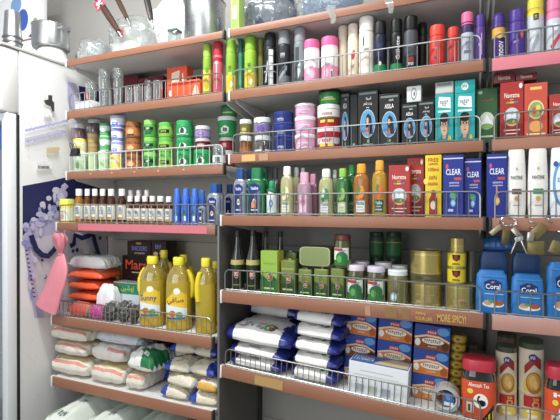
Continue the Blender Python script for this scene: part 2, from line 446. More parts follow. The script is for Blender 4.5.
def shelf(S, label, strip=STRIP, tape=None, thick=.034, patch=None, marks=None, brk=True):
    x0, x1 = BX[S[0]]; z, f = SH[S]
    t = thing('shelf', label, 'shelf', ((x0 + x1) / 2, f, z), group=None)
    w = (x1 - x0) / 2
    MB().box(-w, w, .004, WALLY - .014 - f, -.022, 0, WHITEMETAL, .001).build('shelf_board', t)
    MB().box(-w, w, -.004, .0038, -thick, .002, strip, .0018).build('edge_strip', t)
    for sx in (-1, 1):
        mb = MB(); xx = sx * (w - .012)
        if brk:
            L = WALLY - .03 - f
            vs = [(xx - .003, L, -.0225), (xx - .003, L, -.085), (xx - .003, .05, -.04), (xx - .003, .02, -.0225)]
            vs += [(a + .006, b, c) for a, b, c in vs]
            mb.add(vs, [(0, 1, 2, 3), (7, 6, 5, 4), (0, 4, 5, 1), (1, 5, 6, 2), (2, 6, 7, 3), (3, 7, 4, 0)], P('#dcd9d4', .45))
            mb.build('bracket', t)
        MB().box(sx * w - .004, sx * w + .004, -.0062, .012, -thick - .003, .005, (P('#e4e2dd', .4) if (S[0] in 'LM' and sx < 0) else P('#2c2a29', .5)), .0012).build('end_cap', t)
    if tape:
        a, b, c = tape
        MB().box(a, b, -.0052, -.0042, -thick + .003, -.001, c).build('price_tape', t)
    if patch:
        for a, b, c in patch: MB().box(a, b, -.0055, -.0043, -thick + .005, -.003, c).build('price_label', t)
    if marks:
        MB().prints(marks, lambda u, v, e: (u, -.0046 - e, v - thick + .002), 2 * w, thick - .004).build('strip_print', t)
    return t
PINK = P('#d9707f', .4, vary=.05)
shelf('L1', 'top left shelf holding the pots wrapped in plastic beside the fridge', thick=.028)
shelf('L2', 'left shelf holding drinking glasses and orange boxes')
shelf('L3', 'left shelf holding stacked green jars and tubs', marks=[('r', -.05 + .3 * k, .6, -.03 + .3 * k, .8, '#d8b08c') for k in range(-2, 3)])
shelf('L4', 'left shelf with pink tape on its edge under brown syrup bottles', tape=(-.30, .40, PINK))
shelf('L5', 'left shelf holding yellow oil bottles and orange packs', thick=.038, brk=False)
shelf('L6', 'lowest left shelf piled with flour sacks and grain bags', thick=.042)
shelf('M1', 'top middle shelf holding folded goods in clear bags', thick=.028)
shelf('M2', 'middle shelf holding the spray cans')
shelf('M3', 'middle shelf holding black hair oil cartons and pink tubs', patch=[(-.405, -.345, P('#d8ad62')), (-.33, -.29, P('#b98a68'))])
shelf('M4', 'middle shelf holding hair oil bottles and shampoo cartons', thick=.036)
gold = '#d8b04a'
shelf('M5', 'middle shelf with gold lettering on its edge under jars and tins', thick=.042, brk=False, patch=[(.165, .205, P('#8e6b3c')), (.22, .245, P('#8e6b3c')), (.10, .118, P('#b98a68'))],
      marks=[('t', 'Adding', .60, .7, .07, .3, gold), ('t', 'YOUR LIFE', .62, .28, .11, .3, gold), ('t', 'MORE SPICY!', .80, .5, .18, .62, gold)])
shelf('M6', 'lowest middle shelf holding sugar bags and cake mix boxes', thick=.042, patch=[(-.315, -.20, P('#b99355'))])
shelf('R2', 'right shelf with a pink edge under purple spray cans', strip=PINK, thick=.038)
shelf('R1', 'top right shelf above the purple spray cans', thick=.028)
shelf('R3', 'right shelf holding red hair oil cartons')
shelf('R4', 'right shelf holding white shampoo bottles with padlocks hung on its edge', thick=.036)
shelf('R5', 'right shelf holding blue milk powder pouches', strip=P('#b98476', .42, vary=.1, scale=14), thick=.042, brk=False)
shelf('R6', 'lowest right shelf holding tall canisters and a red lidded jar', thick=.042)

# ---- wire guards along the shelf fronts
_bar = {}
def guard(S, label, hgt=.088, step=.032, x0=None, x1=None, m=CHROME):
    a, b = BX[S[0]]; a = (a + .012) if x0 is None else x0; b = (b - .012) if x1 is None else x1
    z, f = SH[S]; w = (b - a) / 2; y = f + .006
    t = thing('wire_guard', label, 'wire guard', ((a + b) / 2, y, z), group='wire guards along the shelf fronts')
    pts = []; rc = .018; z0 = .008
    for cx, cz, q in ((w - rc, hgt - rc, 0), (-w + rc, hgt - rc, 1)):
        for k in range(5):
            an = pi / 2 * (q + k / 4)
            pts.append((cx + rc * math.cos(an), 0, cz + rc * math.sin(an)))
    pts = [(w, 0, .0025)] + pts + [(-w, 0, .0025)]
    MB().tube(pts, .0027, m).build('top_rail', t)
    MB().tube([(-w, 0, z0), (w, 0, z0)], .0024, m).build('bottom_rail', t)
    n = max(2, round(2 * w / step)); key = (hgt, m.name)
    for k in range(1, n):
        x = -w + 2 * w * k / n
        if key not in _bar:
            o = MB().tube([(0, 0, .0026), (0, 0, hgt)], .0017, m, seg=5).build('wire', t); _bar[key] = o
        else:
            o = _bar[key].copy(); C.objects.link(o); o.parent = t
        o.location = (x, .0032, 0)
    return t
guard('L2', 'wire guard in front of the drinking glasses', .085)
guard('M2', 'wire guard in front of the spray cans in the middle bay', .085)
guard('R2', 'wire guard above the pink shelf edge in the right bay', .079)
guard('L3', 'pale wire guard in front of the green jars, with a black clip on it', .085, m=P('#d6d6d2', .35, .3))
guard('M3', 'wire guard in front of the pink tubs and black cartons', .082)
guard('R3', 'wire guard in front of the red hair oil cartons in the right bay', .083)
guard('L4', 'dull wire guard in front of the small brown syrup bottles', .085, m=metal('#a59c8a', .35))
guard('M4', 'wire guard in front of the hair oil bottles and blue shampoo cartons', .082)
guard('R4', 'wire guard the padlocks hang on, in front of the white shampoo bottles', .08)
guard('L5', 'wire guard in front of the oil bottles and the grey scourers', .075, .024)
guard('M5', 'wire guard in front of the green tins and pickle jars', .084)
guard('R5', 'wire guard in front of the blue milk powder pouches in the right bay', .075)
guard('M6', 'wire guard in front of the white sugar bags and cake mix boxes', .068, .0215)
guard('R6', 'wire guard at the lowest right, in front of the tall canisters', .07)

# ---- the fridge with its printed side
FTOP = EYE + .72
WHITEF = P('#dcdadb', .4, vary=.03, scale=3)
fr = thing('display_fridge', 'tall white display fridge with blue and lilac printed side at the left', 'fridge', (FX, 0, 0))
def rel(mb, name, parent=fr): return mb.build(name, parent)
yf, yb = -.197, WALLY - .003
W_ = .72
# carcass: sides, back, top, bottom around an open inside
rel(MB().box(-.03, 0, yf, yb, .05, FTOP - .012, WHITEF, .002), 'side_wall')
rel(MB().box(-W_, -W_ + .03, yf, yb, .05, FTOP - .012, WHITEF, .002), 'side_wall')
rel(MB().box(-W_ + .03, -.03, yb - .03, yb, .05, FTOP - .012, P('#e9eef2', .4)), 'inner_back')
rel(MB().box(-W_ + .03, -.03, yf, yb - .03, .05, .22, P('#3a3d42', .5)), 'plinth')
rel(MB().box(-W_ + .03, -.03, yf, yb - .03, FTOP - .33, FTOP - .012, WHITEF), 'cooling_box')
rel(MB().box(-W_ - .004, .006, -.282, yb, FTOP - .012, FTOP, P('#b9b6b4', .4), .002), 'top_panel')
# the header over the door stands proud of the front
zc = PZ(113, FX, -.22)
hd = rel(MB().box(-W_, 0, -.279, yf - .001, zc, FTOP - .013, WHITEF, .012), 'header')
MB().box(-W_ + .02, -.02, -.2815, -.2788, zc + .03, FTOP - .04, P('#1f2f86', .35)).build('header_sign', hd)
# glass door
dr = bpy.data.objects.new('door', None); C.objects.link(dr); dr.parent = fr
FRM = P('#e6ebef', .3)
def ring(x0, x1, y0, y1, z0, z1, b, m, name):
    mb = MB()
    mb.box(x0, x0 + b, y0, y1, z0, z1, m, .002); mb.box(x1 - b, x1, y0, y1, z0, z1, m, .002)
    mb.box(x0 + b, x1 - b, y0, y1, z0, z0 + b, m, .002); mb.box(x0 + b, x1 - b, y0, y1, z1 - b, z1, m, .002)
    return mb.build(name, dr)
ring(-W_, 0, -.257, -.2125, .2, zc - .004, .034, FRM, 'door_frame')
ring(-W_, .001, -.2125, -.1982, .2, zc - .004, .03, P('#1e2024', .6), 'gasket')
MB().box(-W_ + .034, -.034, -.240, -.234, .234, zc - .038, clear('#eaf4fb', .06, .03, .2)).build('glass_pane', dr)
MB().box(-W_ + .036, -.0344, -.2415, -.2402, zc - .16, zc - .05, P('#2a62b8')).build('sticker', dr)
for z in (.62, .92, 1.22, 1.5):
    mb = MB()
    for k in range(10): mb.tube([(-W_ + .035, -.17 + k * .05, z), (-.035, -.17 + k * .05, z)], .003, metal('#e6e6e6', .3))
    mb.tube([(-W_ + .06, -.185, z), (-W_ + .06, .26, z)], .003, metal('#e6e6e6', .3)); mb.tube([(-.06, -.185, z), (-.06, .26, z)], .003, metal('#e6e6e6', .3))
    mb.build('wire_shelf', fr)

# graphics on the side: pixel outlines carried onto the plane of the side
def side_poly(pts, m, lift):
    q = [FS(*p) for p in pts]
    return MB(), [(lift, y, z) for y, z in q], m
gp = MB(); lf = [.0004]
def newgp(name):
    global gp
    gp.build(name, fr); gp = MB()
def sp(pts, m):
    q = [FS(*p) for p in pts]
    gp.add([(lf[0], min(y, yb - .002), z) for y, z in q], [tuple(range(len(q)))], m); lf[0] += .0002
def stroke(pts, wd, m):
    q = [FS(*p) for p in pts]
    vs, fs = [], []
    for i, (y, z) in enumerate(q):
        a = q[max(0, i-1)]; b = q[min(len(q)-1, i+1)]
        d = Vector((b[0]-a[0], b[1]-a[1])); d = d.normalized() if d.length else Vector((1, 0)); n = Vector((-d.y, d.x)) * wd / 2
        vs += [(lf[0], y + n.x, z + n.y), (lf[0], y - n.x, z - n.y)]
    for i in range(len(q)-1): fs.append((2*i, 2*i+1, 2*i+3, 2*i+2))
    gp.add(vs, fs, m); lf[0] += .0002
NAVY = P('#23265f', .4); LIL = P('#b9b2d6', .45); LIL2 = P('#8e93cc', .45); INK = P('#1e2240', .4); WASH = P('#c9c4dc', .45)
sp([(22.5, 186), (50, 181), (72, 176), (108, 172), (108, 240), (80, 236), (64, 226), (46, 232), (36, 228), (22.5, 240)], NAVY)
newgp('printed_panel')
sp([(79, 86), (108, 92), (108, 128), (86, 122), (80, 106)], NAVY)
def blob(px, py, rx, ry, m, k=14, s=0):
    sp([(px + rx * math.cos(2*pi*i/k) * (1 + .25 * noise.noise(Vector((i * 1.7, s, 0)))), py + ry * math.sin(2*pi*i/k) * (1 + .25 * noise.noise(Vector((i * 1.3, s, 5))))) for i in range(k)], m)
newgp('printed_panel')
sp([(22.5, 236), (30, 226), (40, 222), (52, 208), (60, 214), (66, 222), (60, 260), (58, 300), (56, 318), (34, 318), (30, 290), (26, 262)], LIL)
sp([(30, 240), (45, 236), (64, 232), (106, 232), (107, 272), (80, 300), (58, 318), (45, 318), (36, 290), (31, 260)], P('#cfcad6', .45))
rs = random.Random(4)
for i in range(46):
    k = rs.random(); px = 26 + 38 * k + rs.uniform(-5, 4); py = 234 - 42 * k + rs.uniform(-8, 10)
    if px < 24: continue
    blob(px, py, rs.uniform(1.5, 4.2), rs.uniform(2, 4.5), (LIL, LIL2, WASH, LIL, WASH)[i % 5], 9, i)
for i in range(14): blob(rs.uniform(26, 34), rs.uniform(236, 300), rs.uniform(1, 3), rs.uniform(2, 6), (LIL, LIL2, WASH)[i % 3], 9, i + 60)
newgp('printed_splash')
sp([(66, 82), (74, 84), (80, 100), (84, 130), (78, 132), (72, 112), (66, 100)], LIL)
sp([(72, 96), (78, 98), (82, 124), (78, 126)], WASH)
newgp('printed_splash')
stroke([(29, 235), (34, 249), (40, 255), (46, 256), (52, 250), (56, 243)], .026, NAVY)
stroke([(68, 246), (72, 244), (73, 235), (80, 238), (86, 236), (91, 233)], .026, NAVY)
stroke([(91, 233), (93, 242), (98, 258)], .026, NAVY)
stroke([(52, 240), (56, 237), (58, 241)], .016, NAVY)
for a in ((75, 250, 1.6, 2.2), (71, 251, 1.4, 2), (40, 260, 1.3, 1.6), (98, 238, 1.5, 2.0)): blob(*a, NAVY, 8, 3)
def side_text(s, px0, px1, py0, py1, m):
    vs, fs = glyphs(s)
    q = [FS(px0 + (px1 - px0) * (x + .5), (py0 + (py1 - py0) * (x + .5)) ) for x, y in vs]
    hh = abs(FS(px0, py0 + 6)[1] - FS(px0, py0)[1])
    gp.add([(lf[0], yy, zz + y * hh) for (yy, zz), (x, y) in zip(q, vs)], fs, m); lf[0] += .0002
side_text(ar('مبادرة'), 78, 94, 260, 252, INK); side_text(ar('جمعية'), 42, 60, 278, 272, INK)
def scrib(p0, p1, amp, m, wd=.005, n=26, s=1):
    q = []
    for i in range(n + 1):
        k = i / n; j = noise.noise(Vector((i * .9, s, 2))) * amp
        q.append((p0[0] + (p1[0] - p0[0]) * k, p0[1] + (p1[1] - p0[1]) * k + j))
    stroke(q, wd, m)
newgp('side_lettering')
BL = P('#b0b4e2', .5)
scrib((23, 131), (66, 121), 1.6, BL, .010, s=4); scrib((23, 142), (64, 132), 1.6, BL, .010, s=8); scrib((23, 140), (60, 131), 2.4, WASH, .014, s=2)
newgp('blue_scribble')
for k in range(12): stroke([(22.8 + k * .7, 250 + k * 4.2), (25 + k * .7, 250.5 + k * 4.2)], .006, INK)
newgp('small_print')
sp([(44, 148), (57, 147), (56, 154), (44, 153)], P('#cdbb93', .6))
newgp('tape_scrap')
sp([(34.5, 163), (49.5, 162), (49.5, 169), (34.5, 170)], P('#e9e9ee', .4))
for k in range(9): sp([(35.5 + k * 1.25, 166), (36.2 + k * 1.25, 166), (36.2 + k * 1.25, 169), (35.5 + k * 1.25, 169)], INK)
newgp('barcode_sticker')
sp([(45.5, 95.5), (49.5, 96), (49.5, 101), (51.5, 103), (51.5, 112), (49.5, 112), (48, 107), (43, 105), (41, 101), (45.5, 100)], P('#3a3936', .7))
sp([(41, 108), (47, 110), (50, 116), (42, 118)], P('#efeef2', .5))
newgp('torn_patch')
for i in range(40):
    px = random.uniform(23, 66); py = random.uniform(112, 178); blob(px, py, .35, .45, P('#8d8796', .7), 6, i)
for i in range(16):
    px = random.uniform(23, 50); py = random.uniform(320, 405); blob(px, py, .3, .4, P('#8d8796', .7), 6, i)
gp.build('dirt_specks', fr)['kind'] = 'stuff'
# ================================================================== GOODS
ORD = ['first', 'second', 'third', 'fourth', 'fifth', 'sixth', 'seventh', 'eighth', 'ninth', 'tenth', 'eleventh', 'twelfth']
WH = '#eeeeec'; BK = '#1a1a1c'; GR = '#8a8d90'
def cartoon(n): return None

# ---------------------------------------------------------------- on the fridge
def solo(name, label, cat, loc, rz=0, group=None): return thing(name, label, cat, loc, rz, group)
def at(px, Y): return PX(px, Y)
STEEL = metal('#c2c4c6', .33)
t = solo('printed_carton', 'lower white carton with colourful print standing on the fridge behind the tumblers', 'carton', (-2.385, .14, FTOP))
MB().box(-.2, .2, -.02, .02, 0, .185, '#f1f2f4', .002).build('carton', t)
MB().prints([('r', -.98, .35, .2, .95, '#f7f8fa'), ('e', .25, .5, .22, .2, '#4f86cf'), ('e', .55, .38, .12, .1, '#d8503c'), ('e', .62, .6, .12, .16, '#88b86a'), ('p', [(.6, .3), (.98, .1), (.98, .3), (.8, .42)], '#3848b0'), ('r', -.9, .2, .5, .3, '#cf5a40')], flat(-.02), .4, .185, cols=1).build('front_print', t)
t = solo('printed_carton', 'upper white carton with red lined print stacked above the tumblers on the fridge', 'carton', (-2.37, .14, FTOP + .186))
MB().box(-.22, .22, -.02, .02, 0, .3, '#f4f5f7', .002).build('carton', t)
MB().prints([('e', .35, .45, .2, .2, '#3d63c4'), ('e', .8, .3, .1, .14, '#86b368'), ('p', [(.55, .12), (.98, .0), (.98, .1), (.8, .22)], '#3b3fa8'), ('r', -.9, .05, .98, .08, '#c2564c'), ('e', .1, .75, .2, .15, '#7fa7dd')], flat(-.02), .44, .3, cols=1).build('front_print', t)
# the stack of tumblers
zz = FTOP
for k in range(4):
    t = solo('steel_tumbler', '%s of the four nested steel tumblers on the fridge edge' % ['lowest', 'second from bottom', 'third from bottom', 'topmost'][k], 'tumbler', (-1.985, -.153, FTOP + k * .0235), 0, 'nested steel tumblers')
    k_ = .0005
    MB().lathe([(1, 0), (1, .03), (.97, .05), (.80, .99), (.72, 1), (0, 1)], STEEL, .040, .126, seg=24, caps=False).build('body', t)
    MB().lathe([(1.0, .0), (1.07, .02), (1.07, .06), (1.0, .08)], metal('#8d9092', .3), .040, .112, seg=24, caps=False).build('rim', t)
# pot over an upturned white bowl
t = solo('enamel_bowl', 'upturned white enamel bowl on the fridge under the steel pot', 'bowl', (-1.958, .034, FTOP))
MB().lathe([(1, 0), (1.03, .02), (1, .06), (.93, .4), (.8, .85), (.7, 1), (0, 1)], P('#eceae6', .25, coat=.5), .082, .078, seg=28).build('body', t)
MB().lathe([(1.0, 0), (1.05, .01), (1.05, .05), (1.0, .06)], P('#c9c9c9', .3), .082, .078, seg=28, caps=False).build('rim', t)
t = solo('saucepan', 'shiny steel pot standing on the upturned white bowl on the fridge', 'pot', (-1.962, .034, FTOP + .0785))
MB().lathe([(.9, 0), (.97, .04), (1, .12), (1, .97), (1.04, 1), (.97, 1), (.96, .1), (0, .06)], STEEL, .088, .115, seg=32).build('body', t)
for s in (-1, 1):
    MB().tube([(s * .084, -.03, .085), (s * .108, -.022, .09), (s * .114, 0, .09), (s * .108, .022, .09), (s * .084, .03, .085)], .005, STEEL).build('handle', t)

# ---------------------------------------------------------------- top shelf: wrapped pots
FILM = clear('#f7fafa', .30, .12, .5, '#e8ebea')
FILM2 = clear('#f4f8fa', .12, .12, .35, '#e9eef0', rim=.55)
def blobby(rx, ry, rz, m, seed=0, amp=.16, sub=4, base=True):
    bm = bmesh.new(); bmesh.ops.create_icosphere(bm, subdivisions=sub, radius=1)
    P0 = Vector((seed * 7.1, 3, seed))
    for v in bm.verts:
        p = v.co.copy(); n = noise.noise(p * 1.7 + P0) * amp + abs(noise.noise(p * 4 + P0)) * amp * .8 + noise.noise(p * 9 + P0) * amp * .25
        q = p * (1 + n)
        v.co = Vector((q.x * rx, q.y * ry, (q.z + 1) * rz))
        if base and v.co.z < .12 * rz: v.co.z = 0.0015
    bm.verts.index_update()
    mb = MB().add([v.co.copy() for v in bm.verts], [[v.index for v in f.verts] for f in bm.faces], m); bm.free(); return mb
z1 = SH['L1'][0] + .0022
t = solo('pot_lid_bundle', 'crumpled clear bag of pot lids between the steel pot and the glass bowl', 'bag', (at(94, .225), .225, z1))
MB().lathe([(0, 0), (.8, .02), (1, .1), (1, .2), (.75, .7), (.2, 1), (0, 1)], STEEL, .062, .045, seg=28, o=(0, 0, .004)).build('pot_lid', t)
MB().lathe([(0, 0), (.8, .02), (1, .1), (1, .2), (.75, .7), (.2, 1), (0, 1)], STEEL, .056, .04, seg=28, o=(.01, 0, .052)).build('pot_lid', t)
MB().lathe([(0, 0), (.8, .02), (1, .1), (1, .2), (.75, .7), (.2, 1), (0, 1)], STEEL, .05, .04, seg=28, o=(.0, 0, .098)).build('pot_lid', t)
blobby(.098, .07, .098, FILM, 2, .22).build('plastic_wrap', t)
t = solo('glass_bowl', 'glass bowl wrapped in clear plastic at the left end of the top shelf', 'bowl', (at(95, .10), .10, z1))
MB().lathe([(0, .03), (.5, .0), (.6, .02), (.85, .35), (.97, .75), (1, 1), (.96, 1), (.8, .4), (.5, .08), (0, .06)], clear('#eef4f2', .12, .03, .5), .072, .085, seg=30).build('bowl', t)
blobby(.080, .072, .052, FILM2, 5, .14).build('plastic_wrap', t)
t = solo('wrapped_pot', 'large pot in clear plastic wrap with a round red sticker on the top shelf', 'pot', (at(134, .115), .115, z1))
MB().lathe([(.9, 0), (1, .06), (1, .95), (1.03, 1), (.96, 1), (.95, .1), (0, .06)], P('#d9dcd8', .35, .35), .095, .115, seg=30, o=(0, 0, .002)).build('pot_body', t)
MB().lathe([(1.04, 0), (1.04, .1), (.8, .6), (.2, .9), (.12, 1), (0, 1)], P('#dfe2df', .3, .4), .095, .035, seg=30, o=(0, 0, .118)).build('pot_lid', t)
blobby(.128, .098, .098, FILM, 9, .16).build('plastic_wrap', t)
MB().lathe([(1, 0), (1, 1)], '#c2404a', .017, .002, seg=20).build('round_sticker', t).location = (.035, -.122, .075)
t.children[-1].rotation_euler = (pi / 2 - .15, 0, 0)
MB().lathe([(1, 0), (1, 1)], '#efe6e4', .006, .0025, seg=14).build('sticker_centre', t.children[-1])
for i, (p0, p1, lab, rad) in enumerate((((96, -4), (117, 29), 'dark wooden ladle handle with a red tag leaning over the wrapped pot', .016), ((115, -6), (126, 16), 'plain dark wooden handle, second from left above the wrapped pot', .012), ((146, -6), (151, 17), 'black ladle handle with a thin red stripe, rightmost above the wrapped pot', .014))):
    Y = -.02 + .0 * i; a = Vector((PX(p1[0], Y), Y, PZ(p1[1], PX(p1[0], Y), Y))); b = Vector((PX(p0[0], Y + .03), Y + .03, PZ(p0[1], PX(p0[0], Y + .03), Y + .03)))
    d = (a - b).normalized(); foot = a + d * .02
    t = solo('wooden_ladle' if i < 2 else 'kitchen_ladle', lab, 'ladle', foot)
    c = '#4a2a22' if i < 2 else '#232123'
    L = (b - foot)
    MB().tube([Vector((0, 0, 0)), L * .35, L * .7, L], [rad * .7, rad, rad, rad * .9], P(c, .4), seg=10).build('handle', t)
    MB().tube([Vector((0, 0, 0)), d * .02, d * .045], [rad * .4, rad * .35, rad * .35], metal('#b9b9b9', .3), seg=8).build('shaft', t)
    if i == 0:
        q = L * .72
        tg = MB().box(-.028, .028, -.0012, .0012, -.024, .024, '#c5415a', .001)
        o = tg.build('price_tag', t); o.location = q + Vector((0, -.014, 0)); o.rotation_euler = (0, -.55, 0)
        MB().prints([('e', -.35, .65, .28, .16, '#efdde2'), ('e', .3, .7, .26, .15, '#efdde2'), ('e', 0, .35, .3, .17, '#efdde2'), ('e', .5, .3, .2, .12, '#e8b8c4'), ('e', -.55, .25, .2, .12, '#e8b8c4')], flat(-.0012), .054, .046, cols=1).build('tag_print', o).location = (0, 0, -.023)
    if i == 2:
        MB().tube([L * .2 + Vector((0, -.0105, 0)), L * .8 + Vector((0, -.0105, 0))], .0025, '#c23a3a').build('red_stripe', t)
t = solo('plastic_bag', 'bright white plastic bundle behind the wrapped pot on the top shelf', 'bag', (at(172, .262), .262, z1))
blobby(.15, .028, .16, P('#f2f3f1', .3, bump=.6, scale=22), 14, .3).build('bag_body', t)
t = solo('clear_container', 'small clear box with dark lid beside the big aluminium pot', 'container', (at(175, .09), .09, z1))
MB().box(-.022, .022, -.022, .022, 0, .075, clear('#dfe8ea', .25, .05, .3, '#c9d2d2'), .003).build('box_body', t)
MB().box(-.024, .024, -.024, .024, .075, .086, '#5d686d', .002).build('lid', t)
t = solo('aluminium_pot', 'big shiny aluminium cooking pot at the right end of the top left shelf', 'pot', (at(205, .125), .125, z1))
MB().lathe([(.94, 0), (.98, .02), (1, .06), (1, .98), (1.05, 1), (1.05, 1.01), (.98, 1.01), (.97, .05), (0, .03)], P('#b9bbbe', .28, 1.0), .09, .19, seg=40).build('body', t)

B('M1', 231, 239, -8, 'lime_carton', 'narrow lime green carton beside the aluminium pot on the top shelf', 'carton', '#a9cf6a', dep=.05, dy=.0, h=.17, pr_=[('r', -.7, .1, .7, .9, '#8fc24c'), ('r', -.5, .3, .5, .6, '#dbe9b8')])
def softbag(px0, px1, h, Y, lab, core, seed, dep=.085, film=FILM2, tail=None):
    X = (PX(px0, Y) + PX(px1, Y)) / 2; w = abs(PX(px1, Y) - PX(px0, Y)) / 2
    t = solo('clear_bag', lab, 'bag', (X, Y, SH['M1'][0] + .0022))
    blobby(w * .93, dep * .80, h * .40, P(core, .45, bump=.5, vary=.35, scale=18), seed, .10).build('folded_cloth', t).location = (0, 0, .003)
    blobby(w * .99, dep * .92, h * .45, film, seed + 1, .17, 5).build('plastic_wrap', t)
    if tail is not None:
        n = 10; vs = []
        for i in range(n + 1):
            k = i / n; yy = -dep * .5 - (Y + .012 - dep * .5) * min(1, k * 2.2) - .004 * math.sin(7 * k); zz = .03 if k < .3 else .03 - .085 * (k - .3) / .7
            for s in (-1, 1): vs.append((w * tail + s * (.006 + .020 * (1 - k)) + .008 * k + .004 * math.sin(9 * k), yy + .003 * s, zz))
        MB().add(vs, [(2*i, 2*i+1, 2*i+3, 2*i+2) for i in range(n)], FILM).build('loose_end', t)
softbag(243, 297, .24, .165, 'clear bag of folded dark blue cloth nearest the aluminium pot', '#33415c', 21)
softbag(301, 364, .22, .15, 'clear bag of pale blue cloth in the middle of the top shelf', '#4f6c8e', 31, tail=.35)
softbag(380, 424, .24, .14, 'white clear bag hanging over the top shelf edge, rightmost of the bags', '#cfd2d6', 43, tail=-.3)

# ---------------------------------------------------------------- L2: glasses, orange boxes
GL = clear('#f1f5f5', .05, .03, .35, rim=.55)
def glass(S, pl, pr, pt, label, dy=0, flare=.72, prt=None, on=None, group='drinking glasses on the left shelf', Y=None):
    if on is not None: Y = on['Y']
    X, Yc, r = spot(S, pl, pr, dy, 1, Y); z0 = on['top'] if on else SH[S][0]
    h = PZ(pt, X, Yc - r) - z0
    t = solo('drinking_glass', label, 'glass', (X, Yc, z0), -.4, group)
    MB().lathe([(flare - .03, 0), (flare, .01), (flare + .03, .06), (1, .985), (.985, 1), (.94, 1), (.93, .96), (flare - .02, .08), (0, .06)], GL, r, h, seg=22).build('body', t)
    if prt: MB().prints(prt, lambda u, v, e: rnd(r * (flare + (1 - flare) * v / h), 0)(u, v, e + .001), r * 1.2, h, eps=.0008).build('printed_design', t)
    return dict(X=X, Y=Yc, top=z0 + h, r=r)
t = solo('plastic_tray', 'ribbed white tray at the left end of the glasses shelf', 'tray', (at(88, .065), .065, SH['L2'][0]))
mb = MB().box(-.055, .055, -.03, .03, 0, .055, '#e9eaea', .003).build('tray_body', t)
for k in range(10): MB().box(-.05 + k * .011, -.046 + k * .011, -.0325, -.0305, .004, .05, '#d4d7d8', .0005).build('rib', t)
tr = dict(Y=.065, top=SH['L2'][0] + .0555)
glass('L2', 85, 98, 83, 'small glass with orange label standing on the ribbed white tray', on=tr, prt=[('r', -.8, .1, .8, .42, '#dc8a68')])
glass('L2', 98, 111.5, 69, 'tall plain flared glass, left of the two tall ones')
glass('L2', 112.5, 124.5, 68, 'tall flared glass with a dark printed pattern, right of the two tall ones', prt=[('r', -.3, .2, .3, .26, '#5d6266'), ('r', -.3, .36, .3, .46, '#44484c'), ('r', -.3, .52, .3, .58, '#5d6266'), ('r', -.3, .66, .3, .78, '#44484c'), ('e', 0, .9, .3, .06, '#5d6266')])
glass('L2', 125, 133.5, 87, 'short plain glass just right of the two tall glasses', flare=.85)
glass('L2', 134, 143.5, 85, 'short glass with red and white stripes', flare=.85, prt=[('r', .1, .1, .3, .95, '#c24848'), ('r', .35, .1, .55, .95, '#f0f0f0'), ('r', -.2, .1, .0, .95, '#f0f0f0')])
glass('L2', 144, 152.5, 86, 'short plain glass between the striped glass and the tallest short glass', flare=.88)
glass('L2', 153, 163, 80, 'taller thick based glass standing left of the orange boxes', flare=.9)
glass('L2', 144.5, 153, 80, 'plain glass in the back row behind the short glasses', dy=.08, flare=.9)
ORG = '#ee5a34'
B('L2', 167, 187, 67, 'orange_box', 'taller orange box at the back with a pale picture on it', 'box', ORG, dep=.05, dy=.075, pr_=[('p', [(-.6, .45), (.2, .5), (.3, .9), (-.5, .85)], '#e6d6c4'), ('p', [(.35, .4), (.7, .5), (.6, .75), (.35, .7)], '#5e3a2c'), ('e', .6, .6, .1, .22, '#f0ddd0')])
B('L2', 168, 200, 81, 'orange_box', 'wide low orange box in front of the taller orange box', 'box', ORG, dep=.055, dy=.0, pr_=[('e', -.85, .4, .1, .16, '#f2d4c6'), ('p', [(.5, .1), (.98, .15), (.9, .6), (.7, .7)], '#f0b49a'), ('r', -.6, .75, .6, .9, '#d94824')])
for i, (a, b) in enumerate(((112, 138), (138, 163))):
    B('L2', a, b, 77, 'maroon_carton', 'dark maroon carton at the back of the glasses shelf, %s' % ('behind the tall glasses' if i == 0 else 'left of the orange boxes'), 'carton', '#6e2a33', dep=.06, dy=.2, pr_=[('r', -.9, .12, .9, .2, '#8a3a42')], group='maroon cartons behind the glasses')
B('L2', 164, 200, 79, 'maroon_carton', 'dark maroon carton at the back of the glasses shelf, behind the orange boxes', 'carton', '#6e2a33', dep=.06, dy=.2, pr_=[('r', -.9, .12, .9, .2, '#8a3a42')], group='maroon cartons behind the glasses')

# ---------------------------------------------------------------- spray cans
CANS = 'spray cans on the second shelf'
def can(S, pl, pr, pt, label, col, cap, bands=(), pr_=(), shape='spray', lab=(.1, .66), **k):
    return G(S, pl, pr, pt, shape, 'spray_can', label, 'spray can', col, cap, bands=bands, pr_=pr_, lab=lab, group=CANS, **k)
YG = '#86b32e'
lemon = [(.02, .16, '#d9b92c'), (.16, .34, '#e8c93a')]
def lemonp(s='2 in 1'): return [('e', -.1, .22, .6, .18, '#e7b520'), ('e', .4, .12, .3, .1, '#f0f0e0'), ('e', .1, .48, .5, .08, '#bcd94a'), ('s', 5, 0, .66, .7, .12, '#31541c'), ('s', 5, 0, .54, .8, .06, '#31541c')]
can('L2', 203, 212, 43, 'yellow and green spray can, leftmost of all the cans', YG, '#9bc940', [(.1, .5, '#e3cf3c')], [('e', 0, .25, .6, .2, '#caa81e'), ('e', .2, .7, .5, .1, '#5f9a2a')])
can('L2', 213, 223.5, 41, 'red spray can with white lower half, second from left of all the cans', '#d95a6c', '#c7283c', [(.62, .70, '#b02238')], [('r', -.15, .02, .1, .95, '#efd6da'), ('s', 4, 0, .9, .9, .08, '#fff0f0')])
can('M2', 226, 236.5, 38, 'yellow green lemon spray can at the left end of the middle shelf', YG, '#8cbf33', lemon, lemonp())
can('M2', 238.5, 243.5, 38, 'slim dark teal spray can between the two lemon cans', '#1f7f5c', '#1d6a4e', (), [('p', [(-.6, .1), (.6, .1), (.1, .8)], '#4fb08a')], dy=.02)
can('M2', 244.5, 257, 34, 'yellow green lemon spray can, right of the slim teal can', '#93c42e', '#86bd2c', lemon, lemonp())
